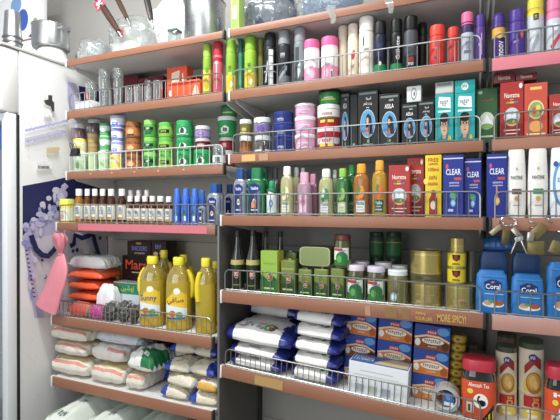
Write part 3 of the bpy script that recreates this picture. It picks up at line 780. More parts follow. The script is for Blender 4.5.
can('M2', 257.5, 264, 34, 'dull olive spray can standing back between lemon and black cans', '#7d7a3c', '#8b8840', (), (), dy=.04)
can('M2', 264, 276.5, 29, 'black spray can with a white price grid label', '#202226', '#26272c', [(.3, .32, '#c9ccd0')], [('r', .0, .02, .95, .98, '#e8e8ea'), ('r', .05, .2, .9, .22, '#55585c'), ('r', .05, .4, .9, .42, '#55585c'), ('r', .05, .6, .9, .62, '#55585c'), ('r', .05, .8, .9, .82, '#55585c'), ('p', [(-.9, .1), (-.5, .1), (-.1, .6), (-.3, .7)], '#b9c0c8')], lab=(.05, .7))
can('M2', 278, 290.5, 27, 'black and silver spray can with a grey cap, beside the price grid can', '#2b2d32', '#8f9197', [(.05, .2, '#6d7076')], [('s', 4, 0, .8, 1.0, .14, '#d8dade'), ('p', [(-.9, .0), (.9, .35), (.9, .5), (-.9, .15)], '#9aa0a8'), ('p', [(-.9, .2), (.9, .55), (.9, .6), (-.9, .28)], '#5c626a')])
can('M2', 294, 306, 25, 'silver grey spray can with a grey cap, left of the pink cans', '#7f898f', '#93949c', [(.05, .14, '#4d555c')], [('r', -.9, .0, .0, .98, '#42494f'), ('p', [(-.2, .0), (.6, .3), (.5, .6), (-.3, .4)], '#c3ccd0')])
PK = '#ec5f9c'
pinkb = [(.35, .74, '#f5eef2'), (.04, .35, '#ef8fb2')]
can('M2', 304, 319.5, 39, 'short white and pink can with pink cap, left of the pink pair', '#f1dfe8', PK, pinkb, [('s', 4, .1, .45, .7, .08, '#c05a86'), ('e', .3, .2, .5, .14, '#f3b6cd'), ('e', -.4, .3, .3, .1, '#f7d3e0')], shape='widecan', lab=(.05, .75), Y=.035)
can('M2', 321, 338, 36, 'short white and pink can with pink cap, right of the pink pair', '#f1dfe8', PK, pinkb, [('r', .35, .02, .75, .3, '#f4f4f4'), ('r', .4, .05, .7, .26, '#6b6b70'), ('s', 4, -.1, .45, .8, .08, '#c05a86'), ('e', -.3, .2, .4, .14, '#f3b6cd')], shape='widecan', lab=(.05, .75))
can('M2', 338, 348.5, 25, 'plain cream spray can behind and right of the pink pair', '#e6d6bd', '#e2d3bd', (), (), dy=.045)
can('M2', 347.5, 358.5, 23, 'cream spray can with a red heart shaped blot', '#ead9c2', '#e6d8c6', (), [('e', .1, .58, .4, .12, '#cf3540'), ('e', .35, .66, .25, .1, '#cf3540'), ('s', 4, 0, .25, .9, .1, '#8d6e52')], dy=.02)
can('M2', 358.5, 374.5, 15, 'tall thick cream white spray can, tallest of the cream cans', '#efe7dc', '#f2ece6', [(.73, .75, '#cfc4b4')], [('r', -.5, .72, -.3, .98, '#3a3734'), ('s', 4, .1, .6, .9, .1, '#6f675d'), ('e', .2, .3, .6, .15, '#e2d6c6')])
can('M2', 373.5, 386.5, 20, 'black spray can with a green base and white dot', '#20243a', '#17181c', [(.02, .2, '#1f8a4a')], [('e', .1, .2, .3, .07, '#dfe6ea'), ('r', -.6, .4, .6, .85, '#2c3560')])
can('M2', 390, 402.5, 18, 'black spray can with tall white sideways lettering and green base', '#17181b', '#141518', [(.02, .18, '#1f8a4a')], [], extra=lambda t, r, h: MB().prints([('t', 'Gillette', 0, 0, 1, 1, '#f0f0f0')], lambda u, v, e: rnd(r * 1.01, .24 * h)(-(v - .006) + 0, u + .21 * h, e + .0006), h * .42 * 2, .012, ).build('lettering', t))
can('M2', 403.5, 418, 14.5, 'black and grey spray can with red lettering near its base', '#2a2c31', '#121316', [(.28, .72, '#4c4f57')], [('s', 4, .1, .2, 1.0, .13, '#e2403c'), ('s', 4, .1, .06, 1.0, .1, '#e8e8e8'), ('r', -.7, .6, .5, .62, '#a4a8b0')])
can('M2', 417, 427, 22, 'plain black spray can standing back, left of the red cans', '#222327', '#17181a', (), (), dy=.06)
RD = '#e8392c'
can('M2', 429, 445, 23.5, 'bright red spray can, left of the red pair', '#e03a2e', '#ee4434', [(.08, .18, '#d02a24')], [('e', -.3, .25, .22, .06, '#5a3a94'), ('s', 5, 0, .62, 1.0, .09, '#f6c9c0'), ('r', .3, .0, .5, .9, '#f0685c')], Y=.045)
can('M2', 447, 459, 26, 'bright red spray can, right of the red pair', '#c83028', '#e23a30', [(.08, .18, '#b02420')], [('e', -.2, .2, .2, .06, '#5a3a94'), ('r', .2, .0, .5, .9, '#e0857c')])
can('M2', 460.5, 473.5, 11, 'silver spray can with purple collar and pink cap', '#b9c2cd', '#e8679a', [(.60, .80, '#3c2a5e'), (.05, .6, '#b4bfcb')], [('s', 3, 0, .75, .9, .1, '#f0f2f6'), ('r', -.7, .2, .7, .3, '#5c6e86'), ('r', -.3, .35, .4, .6, '#8494a8')])
can('M2', 475, 485, 14, 'purple spray can at the right end of the middle shelf', '#5b3a8e', '#4e3192', [(.05, .1, '#b84aa0')], [('r', .2, .1, .45, .9, '#c9a8e0'), ('s', 5, -.1, .5, .8, .09, '#e8ddf2')])
can('R2', 491.5, 505, 12, 'purple and gold spray can with white sideways lettering', '#4a2a7c', '#4a2f92', [(.48, .68, '#e0a63a')], [('e', .2, .75, .6, .12, '#f0c45a')], shape='domecan', extra=lambda t, r, h: MB().prints([('t', 'moov', 0, 0, 1, 1, '#f2eef6')], lambda u, v, e: rnd(r * 1.01, .05 * h)(-(v - .007), u + .18 * h, e + .0006), h * .34 * 2, .014).build('lettering', t))
can('R2', 508, 525, 8, 'large purple spray can with an orange spot in the right bay', '#4c3096', '#4b3098', [(.0, .04, '#c04a98')], [('e', .75, .62, .25, .14, '#ee6a3e'), ('s', 5, -.2, .4, .9, .08, '#cbb8ea')], lab=(.1, .7))
can('R2', 526, 543.5, -6, 'tall silver spray can with yellow top and a dark badge', '#c3c9d2', '#e6d23a', [(.66, .78, '#e2cf38')], [('r', -.35, .93, .45, 1.12, '#20222a'), ('s', 3, .05, 1.02, .4, .12, '#e6d23a'), ('e', -.2, .4, .5, .2, '#dfe4ea'), ('p', [(-.8, .05), (.2, .5), (.5, .4), (-.4, .0)], '#9aa4b2')], lab=(.08, .62))
can('R2', 545, 563, -4, 'tall silver spray can with pink top at the right photo edge', '#c6ccd6', '#e878a8', [(.62, .78, '#e878a8')], [('p', [(-.8, .1), (.6, .5), (.9, .4), (-.4, .0)], '#d6455a'), ('e', .0, .7, .5, .12, '#eef0f4')], lab=(.08, .62))
# ---------------------------------------------------------------- row 3: tubs and jars
def tub(S, pl, pr, pt, shape, label, col, lid, cat='tub', name=None, **k):
    return G(S, pl, pr, pt, shape, name or ('plastic_' + ('jar' if 'jar' in shape else 'tub')), label, cat, col, lid, **k)
TJ = 'tubs and jars on the third shelf'
tl = tub('L3', 73, 88, 152, 'tub', 'pale green tub at the left end, lowest under the yellow lid', '#cfe0c4', '#dfe9d8', group=TJ, bands=[(.2, .6, '#b7d7a6')], pr_=[('e', 0, .5, .5, .3, '#7fb06a')], dy=.012)
tl = tub('L3', 73, 88, 138.5, 'tub', 'cream tub with a yellow lid, second in the leftmost stack', '#efe9c8', '#ecd44e', on=tl, group=TJ, bands=[(.15, .6, '#e4e0b0')], pr_=[('r', -.6, .2, .6, .7, '#c7b24a')])
tub('L3', 70.5, 87, 124, 'widejar', 'clear jar of purplish contents on the leftmost stack', clear('#b79aa6', .55, .1, .3, '#8e7280'), clear('#e6e2e6', .5, .1, .3), on=tl, group=TJ, cat='jar')
tt = tub('L3', 87.5, 99, 152, 'tub', 'green tinted tub under the tan tub behind the black clip', '#b7cf9c', '#a9be8f', dy=.04, group=TJ)
tt = tub('L3', 87.5, 99.5, 133, 'tub', 'ribbed tan tub, second from the left end', '#bf9f66', '#cbb183', on=tt, group=TJ, bands=[(.2, .28, '#a5854c'), (.45, .52, '#a5854c')])
tub('L3', 88, 102, 119, 'widejar', 'clear jar of dark purple contents on the ribbed tan tub', clear('#9c7f90', .6, .1, .3, '#6f5565'), clear('#d8d2d8', .5, .1, .3), on=tt, group=TJ, cat='jar')
w0 = tub('L3', 98, 110, 151, 'tub', 'pale mint jar under the green and white cans', '#cfe6c8', '#bfe0b6', dy=.01, group=TJ, bands=[(.2, .6, '#a9d69c')])
w1 = tub('L3', 99.5, 111, 136.5, 'tub', 'lower of the two green and white tubs beside the blue and white stack', '#eef1ec', '#49b45e', on=w0, group=TJ, bands=[(.08, .45, '#52b868')], pr_=[('e', 0, .7, .5, .25, '#dfeedd')])
tub('L3', 99.5, 111, 123, 'tub', 'upper of the two green and white tubs beside the blue and white stack', '#eef1ec', '#49b45e', on=w1, group=TJ, bands=[(.08, .45, '#52b868')], pr_=[('e', 0, .7, .5, .25, '#dfeedd')])
y0 = tub('L3', 110, 123, 155, 'tub', 'yellow lidded jar at the bottom under the blue and white tubs', '#efe6b4', '#f0d43c', dy=.0, group=TJ, bands=[(.2, .55, '#f2dc58')])
for i, (p, n) in enumerate(((141.5, 'lowest'), (128.5, 'middle'), (115.5, 'topmost'))):
    y0 = tub('L3', 111 - (i == 2), 124 + 3 * (i == 2), p, 'tub', '%s of the three white tubs with blue bands' % n, '#f0f1f6', '#8f9be0' if i < 2 else '#b8b6e2', on=y0, group=TJ, bands=[(.08, .3, '#7f8ede')], pr_=[('r', -.6, .35, .4, .75, '#5565cc'), ('r', -.4, .45, .2, .6, '#dfe3f6')])
b0 = None
for i, (p, n) in enumerate(((153.5, 'lowest'), (138, 'middle'), (121, 'topmost'))):
    b0 = tub('L3', 125.5, 141.5, p, 'widejar', '%s of the three brown jars with orange labels' % n, '#7d4a2c', '#a8632f', on=b0, group=TJ, cat='jar', bands=[(.15, .62, '#c4713a')], pr_=[('e', 0, .5, .6, .35, '#e8b27a'), ('r', -.6, .1, .6, .25, '#6a2f1c')])
LIMEB = '#7cb63e'
def stack(S, pl, pr, tops, shape, labs, col, lid, **k):
    o = None
    for p, n in zip(tops, labs):
        o = tub(S, pl, pr, p, shape, n, col, lid, on=o, group=TJ, **k)
    return o
gel = [('s', 3, 0, .6, .9, .3, '#163a1c'), ('e', .3, .25, .4, .2, '#e6efd8')]
stack('L3', 143.5, 157.5, (152, 137, 119.5), 'widejar', ['lowest green jar of the stack right of the brown jars', 'middle green jar of the stack right of the brown jars', 'topmost lime lidded green jar of the stack right of the brown jars'], '#3aa84a', '#8cc855', cat='jar', bands=[(.1, .6, '#45a040')], pr_=[('r', -1., .55, 1., .95, '#22301f'), ('p', [(-.8, .1), (.6, .1), (.9, .5), (-.5, .45)], '#1f6a2c'), ('s', 3, 0, .75, .8, .25, '#f2f6ea')])
stack('L3', 158.5, 174, (152, 137, 122), 'widejar', ['lowest lime jar with a dark stripe, second green stack', 'middle lime jar with a dark stripe, second green stack', 'topmost lime jar with a dark stripe, second green stack'], LIMEB, '#5cc04e', cat='jar', bands=[(.2, .5, '#a4c84e')], pr_=[('r', -1., .3, 1., .8, '#20281e'), ('s', 5, 0, .55, 1.1, .28, '#a8d860')])
stack('L3', 176, 194, (150.5, 137, 120), 'widejar', ['lowest bright green tub with a white figure, third green stack', 'middle bright green tub with a white figure, third green stack', 'topmost bright green tub with a white figure, third green stack'], '#229550', '#2cb062', cat='tub', bands=[(.08, .65, '#239a50')], pr_=[('e', .1, .5, .55, .42, '#e8efe8'), ('p', [(-.3, .2), (.3, .2), (.35, .7), (0, .95), (-.25, .7)], '#2c3a30'), ('r', -1., .05, 1., .14, '#bfe4c4')])
q = tub('L3', 193.5, 212, 149.5, 'widejar', 'bright green tub with white figure, below the two violet lidded jars', '#229550', '#2cb062', group=TJ, bands=[(.08, .65, '#239a50')], pr_=[('e', .1, .5, .55, .42, '#e8efe8'), ('p', [(-.3, .2), (.3, .2), (.35, .7), (0, .95), (-.25, .7)], '#2c3a30')])
q = tub('L3', 195, 211, 138, 'widejar', 'dark red gel jar with pale lid between green tub and violet jar', liquid('#8a2c34', .7), '#cfc6cf', on=q, group=TJ, cat='jar', bands=[(.15, .5, '#7a3038')], pr_=[('r', -.6, .2, .6, .8, '#c9a3a8')])
tub('L3', 195, 211, 125.5, 'widejar', 'clear jar with a violet label on top of the dark red gel jar', clear('#cfc4dc', .5, .1, .3, '#a89ab8'), '#dcd8dc', on=q, group=TJ, cat='jar', bands=[(.15, .6, '#9d86c4')], pr_=[('r', -.5, .3, .5, .7, '#6c4fa6'), ('s', 3, 0, .5, .6, .25, '#f0eef6')])
sm = G('L3', 212.5, 226, 146, 'pickle', 'small_jar', 'small clear jar with a white label between green tub and red jar', 'jar', clear('#c9cfd2', .45, .08, .4, '#9aa2a6'), '#8e9498', group=TJ, bands=[(.2, .55, '#d9dde0')], pr_=[('r', -.5, .2, .5, .7, '#5a6a78')])
rg = tub('L3', 219, 235, 150, 'widejar', 'red gel jar at the right end, bottom of its stack', liquid('#a22c34', .75), '#d8cfd0', dy=.075, group=TJ, cat='jar', bands=[(.15, .6, '#8e2832')])
rg = tub('L3', 219, 235, 137, 'widejar', 'red gel jar at the right end, second from the bottom', liquid('#a22c34', .75), '#d8cfd0', on=rg, group=TJ, cat='jar', bands=[(.15, .6, '#8e2832')], pr_=[('s', 3, 0, .5, .6, .6, '#e8c0c4')])
rg = tub('L3', 217.5, 237, 116, 'tub', 'large green tub with white rim, second from top at the right end', '#1f9a52', '#eef0ec', on=rg, group=TJ, bands=[(.05, .75, '#27a85a')], pr_=[('p', [(-.5, .2), (.5, .1), (.6, .7), (0, .9), (-.6, .6)], '#e8f0e8'), ('p', [(-.3, .3), (.3, .25), (.35, .6), (-.2, .7)], '#3c4a40'), ('r', -.9, .02, .2, .12, '#d8e6d8')])
tub('L3', 221, 238, 103, 'tub', 'dark green tub topmost at the right end of the left bay', '#1c7a46', '#2c6a48', on=rg, group=TJ, bands=[(.1, .7, '#2a8a50')], pr_=[('r', -.8, .3, .8, .55, '#c8dc6a')])
# middle bay
a0 = tub('M3', 239.5, 252, 135.5, 'widejar', 'jar of orange gel, lower of the pair at the left end of the middle bay', liquid('#c87a3a', .6), '#e2e2de', group=TJ, cat='jar', bands=[(.15, .4, '#b0642e')])
tub('M3', 239.5, 252, 119, 'widejar', 'jar of yellow gel, upper of the pair at the left end of the middle bay', liquid('#a89a48', .6), '#d8d9d6', on=a0, group=TJ, cat='jar', bands=[(.1, .2, '#c9c28a')], pr_=[('r', -.5, .3, .5, .7, '#c3b868')])
a0 = tub('M3', 254, 272, 135, 'widejar', 'clear jar with dark contents under the violet labelled jar', clear('#b8b8b8', .5, .08, .4, '#6e6a68'), '#dadbd8', group=TJ, cat='jar', bands=[(.1, .25, '#d8d8d6')], pr_=[('p', [(.1, .1), (.6, .1), (.4, .8)], '#3c3634')])
tub('M3', 253.5, 272, 117, 'widejar', 'clear jar with violet label beside the dark blue tins', clear('#d6d4da', .4, .06, .4, '#a8a4b0'), '#e6e7e4', on=a0, group=TJ, cat='jar', bands=[(.2, .6, clear('#c9bfe0', .6, .1, .2, '#9a8cc0'))], pr_=[('p', [(-.4, .2), (.4, .2), (.6, .6), (.1, .9), (-.5, .7)], '#6a4cae')])
o = None
for p, n in ((137, 'lowest'), (124, 'middle'), (111, 'topmost')):
    o = tub('M3', 273.5, 294, p, 'widecan', '%s of the three dark blue tins with white lettering' % n, '#23307c', '#2c3a92', on=o, group=TJ, name='blue_tin', cat='tin', bands=[(.05, .1, '#5468c0')], pr_=[('t', 'NIVEA', -.15, .55, .9, .3, '#e6e9f4'), ('r', -.6, .2, .3, .28, '#8e9cd8')])
o = None
for p, n in ((134, 'lowest'), (116, 'middle'), (103, 'topmost')):
    o = tub('M3', 294.5, 316.5, p, 'tub', '%s of the three pink tubs with white rims' % n, '#e3a3c6', '#f0e8ee', on=o, group=TJ, bands=[(.1, .7, '#e6abca')], pr_=[('e', -.2, .4, .6, .2, '#f0c6dc'), ('p', [(-.6, .2), (.5, .5), (.4, .7), (-.6, .4)], '#c98ab4'), ('r', -.8, .75, .8, .85, '#f4e4ee')])
r0 = tub('M3', 316.8, 340.5, 126.5, 'tub', 'lower red and white tub under the red and white tub with a yellow label', '#c22a3c', '#ecd9dc', group=TJ, bands=[(.3, .55, '#e8e0de')], pr_=[('s', 4, 0, .52, 1.1, .2, '#b81c30'), ('r', -.9, .12, -.2, .32, '#f0d23a'), ('r', .1, .12, .8, .32, '#f0d23a')], lab=(.1, .75))
r0 = tub('M3', 316.8, 340.5, 104, 'tub', 'upper red and white tub carrying the green lidded tub', '#c22a3c', '#f2f0ee', on=r0, group=TJ, bands=[(.45, .78, '#f0ecea')], pr_=[('s', 9, 0, .68, 1.2, .17, '#b81c30'), ('r', -.8, .12, -.2, .3, '#f0d23a'), ('r', .1, .12, .8, .3, '#f0d23a'), ('r', -1., .38, 1., .46, '#27824a')], lab=(.1, .8))
tub('M3', 318.5, 341, 89, 'tub', 'green tub with dark lid on top of the red and white tubs', '#2f8f4c', '#2c3832', on=r0, group=TJ, bands=[(.1, .6, '#3a9e52')], pr_=[('r', -.9, .3, .9, .55, '#c9d85a'), ('r', -.5, .6, .6, .75, '#e6ece0')])

# ---- cartons on the third shelf
HC = 'hair oil cartons on the third shelf'
def asila(S, pl, pr, pt, label, big=True, arab=True, dy=0, **k):
    p = [('r', -.96, .02, .96, .985, '#0b110f'), ('r', -.85, .92, .85, .96, '#6f7f78'), ('e', 0, .42, .74, .245, '#b8cdd8'), ('e', 0, .42, .70, .23, '#4a9ad2'),
         ('e', .05, .44, .26, .15, '#15110f'), ('p', [(-.1, .24), (.5, .24), (.42, .42), (.18, .46), (-.02, .36)], '#2a1c18'), ('e', -.02, .47, .12, .055, '#d8a98a'), ('p', [(-.35, .25), (.12, .24), (.05, .36), (-.2, .34)], '#c77a8a'), ('e', .25, .4, .14, .16, '#15110f'),
         ('e', .05, .12, .1, .03, '#7fb85a'), ('r', -.5, .05, .5, .075, '#8f9a94')]
    p += [('t', ar('زيت شعر'), 0, .76, .85, .06, '#e8ece8'), ('t', ar('آسيلا'), .1, .85, .5, .06, '#e8ece8'), ('s', 4, 0, .695, .3, .025, '#e8ece8')] if arab else \
         [('s', 8, .2, .87, .45, .04, '#e8ece8'), ('t', 'ASILA', 0, .76, .9, .085, '#f0f2f0')]
    return B(S, pl, pr, pt, 'hair_oil_carton', label, 'carton', '#0d1412', dep=.05, pr_=p, dy=dy, group=HC, **k)
asila('M3', 340.5, 349.5, 92, 'black oval picture carton turned aside, just right of the red tubs', arab=False, dy=.05)
B('M3', 350, 357.5, 93, 'hair_oil_carton', 'plain dark narrow side of a carton, left of the Arabic lettered black carton', 'carton', '#0e1614', dep=.05, dy=.04, group=HC, pr_=[('r', -.9, .03, .9, .97, '#101816'), ('r', -.3, .08, .3, .12, '#8c9690')])
asila('M3', 357.5, 378, 90, 'tall black hair oil carton with Arabic lettering and a woman in a blue oval')
asila('M3', 379, 399.5, 93.5, 'tall black hair oil carton with Latin lettering and a woman in a blue oval', arab=False)
asb = asila('M3', 401.5, 417.5, 104, 'smaller black hair oil carton under the silver box, Latin lettering', arab=False)
asc = asila('M3', 418, 434, 101, 'smaller black hair oil carton with Arabic lettering, right of the Latin lettered small one')
sil = [('r', -.95, .05, .95, .95, '#d6d8d8'), ('e', 0, .5, .4, .4, '#8f9698'), ('e', 0, .5, .26, .28, '#e8eaea'), ('e', .05, .5, .1, .16, '#3a3f42')]
B('M3', 406.5, 421, 86, 'silver_box', 'silver white box with a round picture on top of the small black cartons', 'box', '#d2d4d4', dep=.045, pr_=sil, on=dict(Y=asb['Y'], top=max(asb['top'], asc['top']) + .0005))
def teal(S, pl, pr, pt, label, **k):
    return B(S, pl, pr, pt, 'hair_colour_carton', label, 'carton', '#12a3a3', dep=.05, group='teal hair colour cartons', pr_=[('r', -.96, .02, .96, .98, '#16a9a8'), ('p', [(-.7, .74), (.7, .70), (.65, .92), (-.6, .95)], '#eef2f2'), ('s', 5, 0, .83, .9, .07, '#2c3a44'), ('s', 3, 0, .77, .4, .04, '#2c3a44'), ('r', -.7, .63, .7, .67, '#d8f0f0'),
      ('p', [(-.9, .02), (-.3, .18), (.3, .18), (.85, .02)], '#0e7f86'), ('e', 0, .36, .40, .21, '#d9a98a'), ('e', 0, .52, .48, .10, '#1d1614'), ('p', [(-.48, .5), (-.34, .5), (-.36, .36), (-.44, .36)], '#1d1614'), ('p', [(.34, .5), (.48, .5), (.44, .36), (.36, .36)], '#1d1614'), ('p', [(-.2, .18), (.2, .18), (.14, .1), (-.14, .1)], '#c9946f'),
      ('e', -.15, .40, .07, .018, '#2a1c18'), ('e', .15, .40, .07, .018, '#2a1c18'), ('e', 0, .265, .12, .014, '#a8584c'), ('p', [(-.03, .38), (.05, .31), (-.06, .31)], '#bf8a6a'), ('e', .55, .1, .2, .06, '#d8c14a')], **k)
ta = teal('M3', 435, 453.5, 94, 'teal hair colour carton with a man\'s face, left of the two')
tb = teal('M3', 454.5, 475, 93, 'teal hair colour carton with a man\'s face, right of the two')
B('M3', 435, 453.5, 82, 'silver_box', 'plain silver grey box on top of the left teal carton', 'box', '#9fa5a6', dep=.045, on=ta, pr_=[('r', -.9, .1, .9, .6, '#c4c8c8'), ('r', -.8, .7, .8, .9, '#6e7678')])
B('M3', 454.5, 475, 80, 'teal_box', 'small flat teal box lying on the right teal carton', 'box', '#19aaa8', dep=.05, on=tb, pr_=[('e', 0, .5, .35, .3, '#dfeeee'), ('s', 5, 0, .5, .5, .2, '#2c4a54')])
def nav(S, pl, pr, pt, label, col='#b8302c', dk='#8f2020', edge=.2, **k):
    return B(S, pl, pr, pt, 'hair_oil_carton', label, 'carton', col, dep=.05, group='red hair oil cartons', pr_=[('r', -.96, .015, .96, .985, col), ('p', [(-.96, .02), (.96, .02), (.96, .3), (0, .2), (-.96, .3)], dk), ('t', 'Navratna', 0, .77, 1.3, .085, '#f4e8d8'), ('s', 3, 0, .695, .3, .03, '#f0d890'), ('r', -.5, .63, -.2, .66, '#5cae4a'), ('r', -.2, .63, .15, .66, '#e0c23a'), ('r', .15, .63, .5, .66, '#4a7ac8'),
      ('e', 0, .40, .70, .16, '#d8b88a'), ('e', 0, .41, .62, .14, '#b9d4ea'), ('p', [(-.55, .36), (-.25, .5), (0, .4), (.25, .52), (.55, .36), (.3, .29), (-.3, .29)], '#e9eef2'), ('e', 0, .32, .5, .05, '#4f8f4a'), ('e', -.2, .33, .1, .03, '#d83a34'), ('e', .15, .32, .1, .03, '#e0a03a'), ('r', -.7, .16, .7, .18, '#e8c8b8'), ('r', -.5, .10, .5, .12, '#e8c8b8'), ('e', .75, .92, .15, .045, '#f0e6e0')], **k)
B('M3', 475.8, 497.5, 88, 'hair_oil_carton', 'dark green carton with mountain picture between the teal and red cartons', 'carton', '#2c5a34', dep=.05, Y=.05, pr_=[('r', -.9, .02, .95, .97, '#2f6038'), ('s', 4, .1, .78, 1.0, .05, '#a83a30'), ('e', 0, .4, .7, .16, '#c8d4c0'), ('p', [(-.6, .32), (0, .52), (.6, .32)], '#e8eef0'), ('e', 0, .3, .6, .05, '#7fae5a'), ('r', -.6, .1, .6, .13, '#b8cfae'), ('e', -.6, .92, .2, .03, '#9fc09a')])
na = nav('R3', 500, 523.5, 82, 'red hair oil carton with mountain picture, under the maroon boxes')
nb = B('R3', 524, 547.5, 83, 'hair_oil_carton', 'orange red carton with a yellow oval, second from the right photo edge', 'carton', '#d8503a', dep=.05, group='red hair oil cartons', pr_=[('r', -.96, .015, .96, .98, '#d8543c'), ('r', -.5, .88, .5, .93, '#f0c86a'), ('e', 0, .52, .7, .17, '#e9d6a8'), ('e', 0, .52, .6, .14, '#8fae5a'), ('e', -.15, .5, .2, .07, '#e84a38'), ('e', .2, .54, .2, .07, '#f0d050'), ('e', 0, .22, .6, .1, '#f0a858'), ('r', -.8, .06, .8, .1, '#f0d8a0')])
nav('R3', 549, 571, 94, 'red hair oil carton cut by the right photo edge', '#bc3a30')
mx = max(na['top'], nb['top']) + .0005
for i, (a, b) in enumerate(((493, 515), (515.5, 537))):
    B('R3', a, b, 73, 'maroon_box', 'flat maroon box lying on the red cartons, %s of the two' % ('left' if i == 0 else 'right'), 'box', '#6e2226', dep=.05, on=dict(Y=.045 - .024, top=mx), pr_=[('t', 'Navratna', 0, .5, 1.1, .45, '#c9a49a'), ('r', -.95, .05, .95, .12, '#8c3a3a')])

# ---------------------------------------------------------------- row 4, left: syrups, blue bottles
YL = '#e6df3c'
G('L4', 60.5, 73.5, 199, 'widejar', 'yellow_jar', 'squarish yellow lidded jar with white label at the left end', 'jar', '#e6dc52', '#ece85e', sy=1, n=4, bands=[(.1, .6, '#eef0d0')], pr_=[('r', -.6, .15, .6, .5, '#d8a8a0'), ('r', -.6, .6, .6, .85, '#f4f4ea'), ('r', -.5, .7, .3, .75, '#9aa06a')], lab=(.08, .62))
BR = '#6e3a1c'
sy = [(74.5, 83.6, 189, '#cf8f24'), (83.8, 91, 189, '#8a4c1c'), (91.2, 98.8, 189, BR), (99, 106.6, 189, BR), (107, 115.6, 189, BR), (117.6, 126.2, 189, '#5a2c16'),
      (126.6, 133.7, 196, BR), (133.9, 141.2, 196, BR), (141.4, 148.6, 196, BR), (148.8, 156.2, 196, BR), (156.4, 164.8, 196, BR), (165, 172.8, 196.5, BR)]
for i, (a, b, p, c) in enumerate(sy):
    G('L4', a, b, p, 'syrup', 'syrup_bottle', '%s small brown syrup bottle with white cap, counted from the left' % ORD[i] if i else 'leftmost small syrup bottle, with golden contents and white cap', 'bottle', liquid(c, .85), P('#ece9e8', .35), group='brown syrup bottles',
      bands=[(.12, .56, '#e9e8e0')], pr_=[('r', -.9, .02, .9, .18, '#c9803a'), ('s', 5, 0, .62, .9, .2, '#4a5aa0'), ('r', -.6, .75, .5, .8, '#7a8a9a'), ('r', -.7, .36, .5, .42, '#8a9a8a'), ('e', .5, .55, .25, .15, '#8fc0d8')], lab=(.12, .56), seg=14)
for i, px in enumerate((131, 139, 147)):
    G('L4', px - 3.6, px + 3.6, 190, 'syrup', 'syrup_bottle', '%s of three brown syrup bottles in the back row behind the shorter ones' % ['left', 'middle', 'right'][i], 'bottle', liquid(BR, .85), P('#cfc2c2', .35), dy=.06, group='brown syrup bottles', bands=[(.12, .56, '#e9e8e0')], seg=14)
BLU = '#1c4fc0'
for i, (a, b, dy) in enumerate(((173.4, 181.6, 0), (181.8, 190.6, 0), (190.8, 199.4, 0), (198.5, 206, .05))):
    G('L4', a, b, 188.5 if i < 3 else 190, 'coco', 'coconut_oil_bottle', '%s bright blue oil bottle with a pointed blue cap, counted from the left' % ORD[i], 'bottle', P('#2c68d6', .25), P('#3a78e2', .25), dy=dy, group='blue pointed oil bottles',
      pr_=[('p', [(-.5, .1), (.3, .05), (.5, .6), (-.1, .8)], '#4f86dc'), ('r', -.3, .0, .3, .3, '#e8eef4'), ('e', 0, .5, .3, .2, '#2a8a5a')], lab=(.12, .55), seg=16)
def jelly(S, pl, pr, pt, label, col, cap, txt='Vaseline', **k):
    return G(S, pl, pr, pt, 'jelly', 'lotion_bottle', label, 'bottle', col, cap, sy=.6, n=3.2, lab=(.04, .68), labw=1.7, pr_=[('r', -.75, .02, .75, .82, clear('#3a4a90', .75, .2, .1, '#2b3a7c') if txt == 'Vaseline' else '#e2e6ea'), ('e', 0, .84, .85, .15, '#1c2c86'), ('t', txt, 0, .84, 1.1, .11, '#f0f2f8'), ('e', 0, .4, .28, .1, '#e8eaee'), ('e', 0, .4, .14, .05, '#b89a3a'), ('r', -.5, .12, .5, .16, '#c9d2e6')] if txt else [], **k)
CB = clear('#dde3ee', .45, .05, .4, '#b4c0d2')
NV = '#1f4fa0'
jelly('L4', 197.5, 206.5, 201, 'small clear bottle with a navy label in front of the pointed blue bottles', CB, '#2c4a9c', dy=-.005)
jelly('L4', 207, 221.5, 184, 'clear jelly oil bottle with blue cap, front right of the left bay', CB, NV)
jelly('L4', 213.5, 224.5, 184, 'blue capped clear bottle in the second row at the right end of the left bay', CB, '#1c4590', dy=.075)
jelly('L4', 224.5, 234.8, 184.5, 'blue capped clear bottle in the back row at the right end of the left bay', CB, '#2156a6', dy=.14)
# ---- row 4, middle
jelly('M4', 233.5, 247.3, 169, 'clear jelly oil bottle with a blue cap at the left end of the middle bay', CB, '#1f4a90')
jelly('M4', 247.8, 266, 168, 'green jelly oil bottle with a green cap and an orange price sticker', liquid('#2aa05a', .8), '#1f7d4e', extra=lambda t, r, h: MB().box(-.010, .010, -.0012, .0012, 0, .022, '#e08a5a').build('price_sticker', t).__setattr__('location', (-.001, -r * .6 - .0035, h * .17)))
jelly('M4', 244, 255, 169, 'blue capped clear bottle in the second row behind the green one', CB, '#1d437e', dy=.07)
jelly('M4', 258.5, 270, 169, 'green capped bottle in the second row behind the green one', liquid('#238a50', .8), '#1c6e48', dy=.065)
G('M4', 266.5, 277.5, 181, 'hair', 'hair_oil_bottle', 'green bottle with a white wrap and blue flower beside the green jelly oil', 'bottle', liquid('#38a066', .8), '#2f9a66', bands=[(.1, .6, '#dfe6ea')], pr_=[('e', 0, .5, .5, .25, '#5a8ad0'), ('e', 0, .5, .2, .1, '#f0f2f4'), ('p', [(-.8, .9), (.7, .8), (.8, 1.1), (-.5, 1.2)], '#f2f4f4')], dy=.01)
jelly('M4', 270, 280, 168, 'dark capped bottle in the back row behind the flower bottle', clear('#8a9088', .4, .05, .5, '#4a5248'), '#3a403c', dy=.075, txt='')
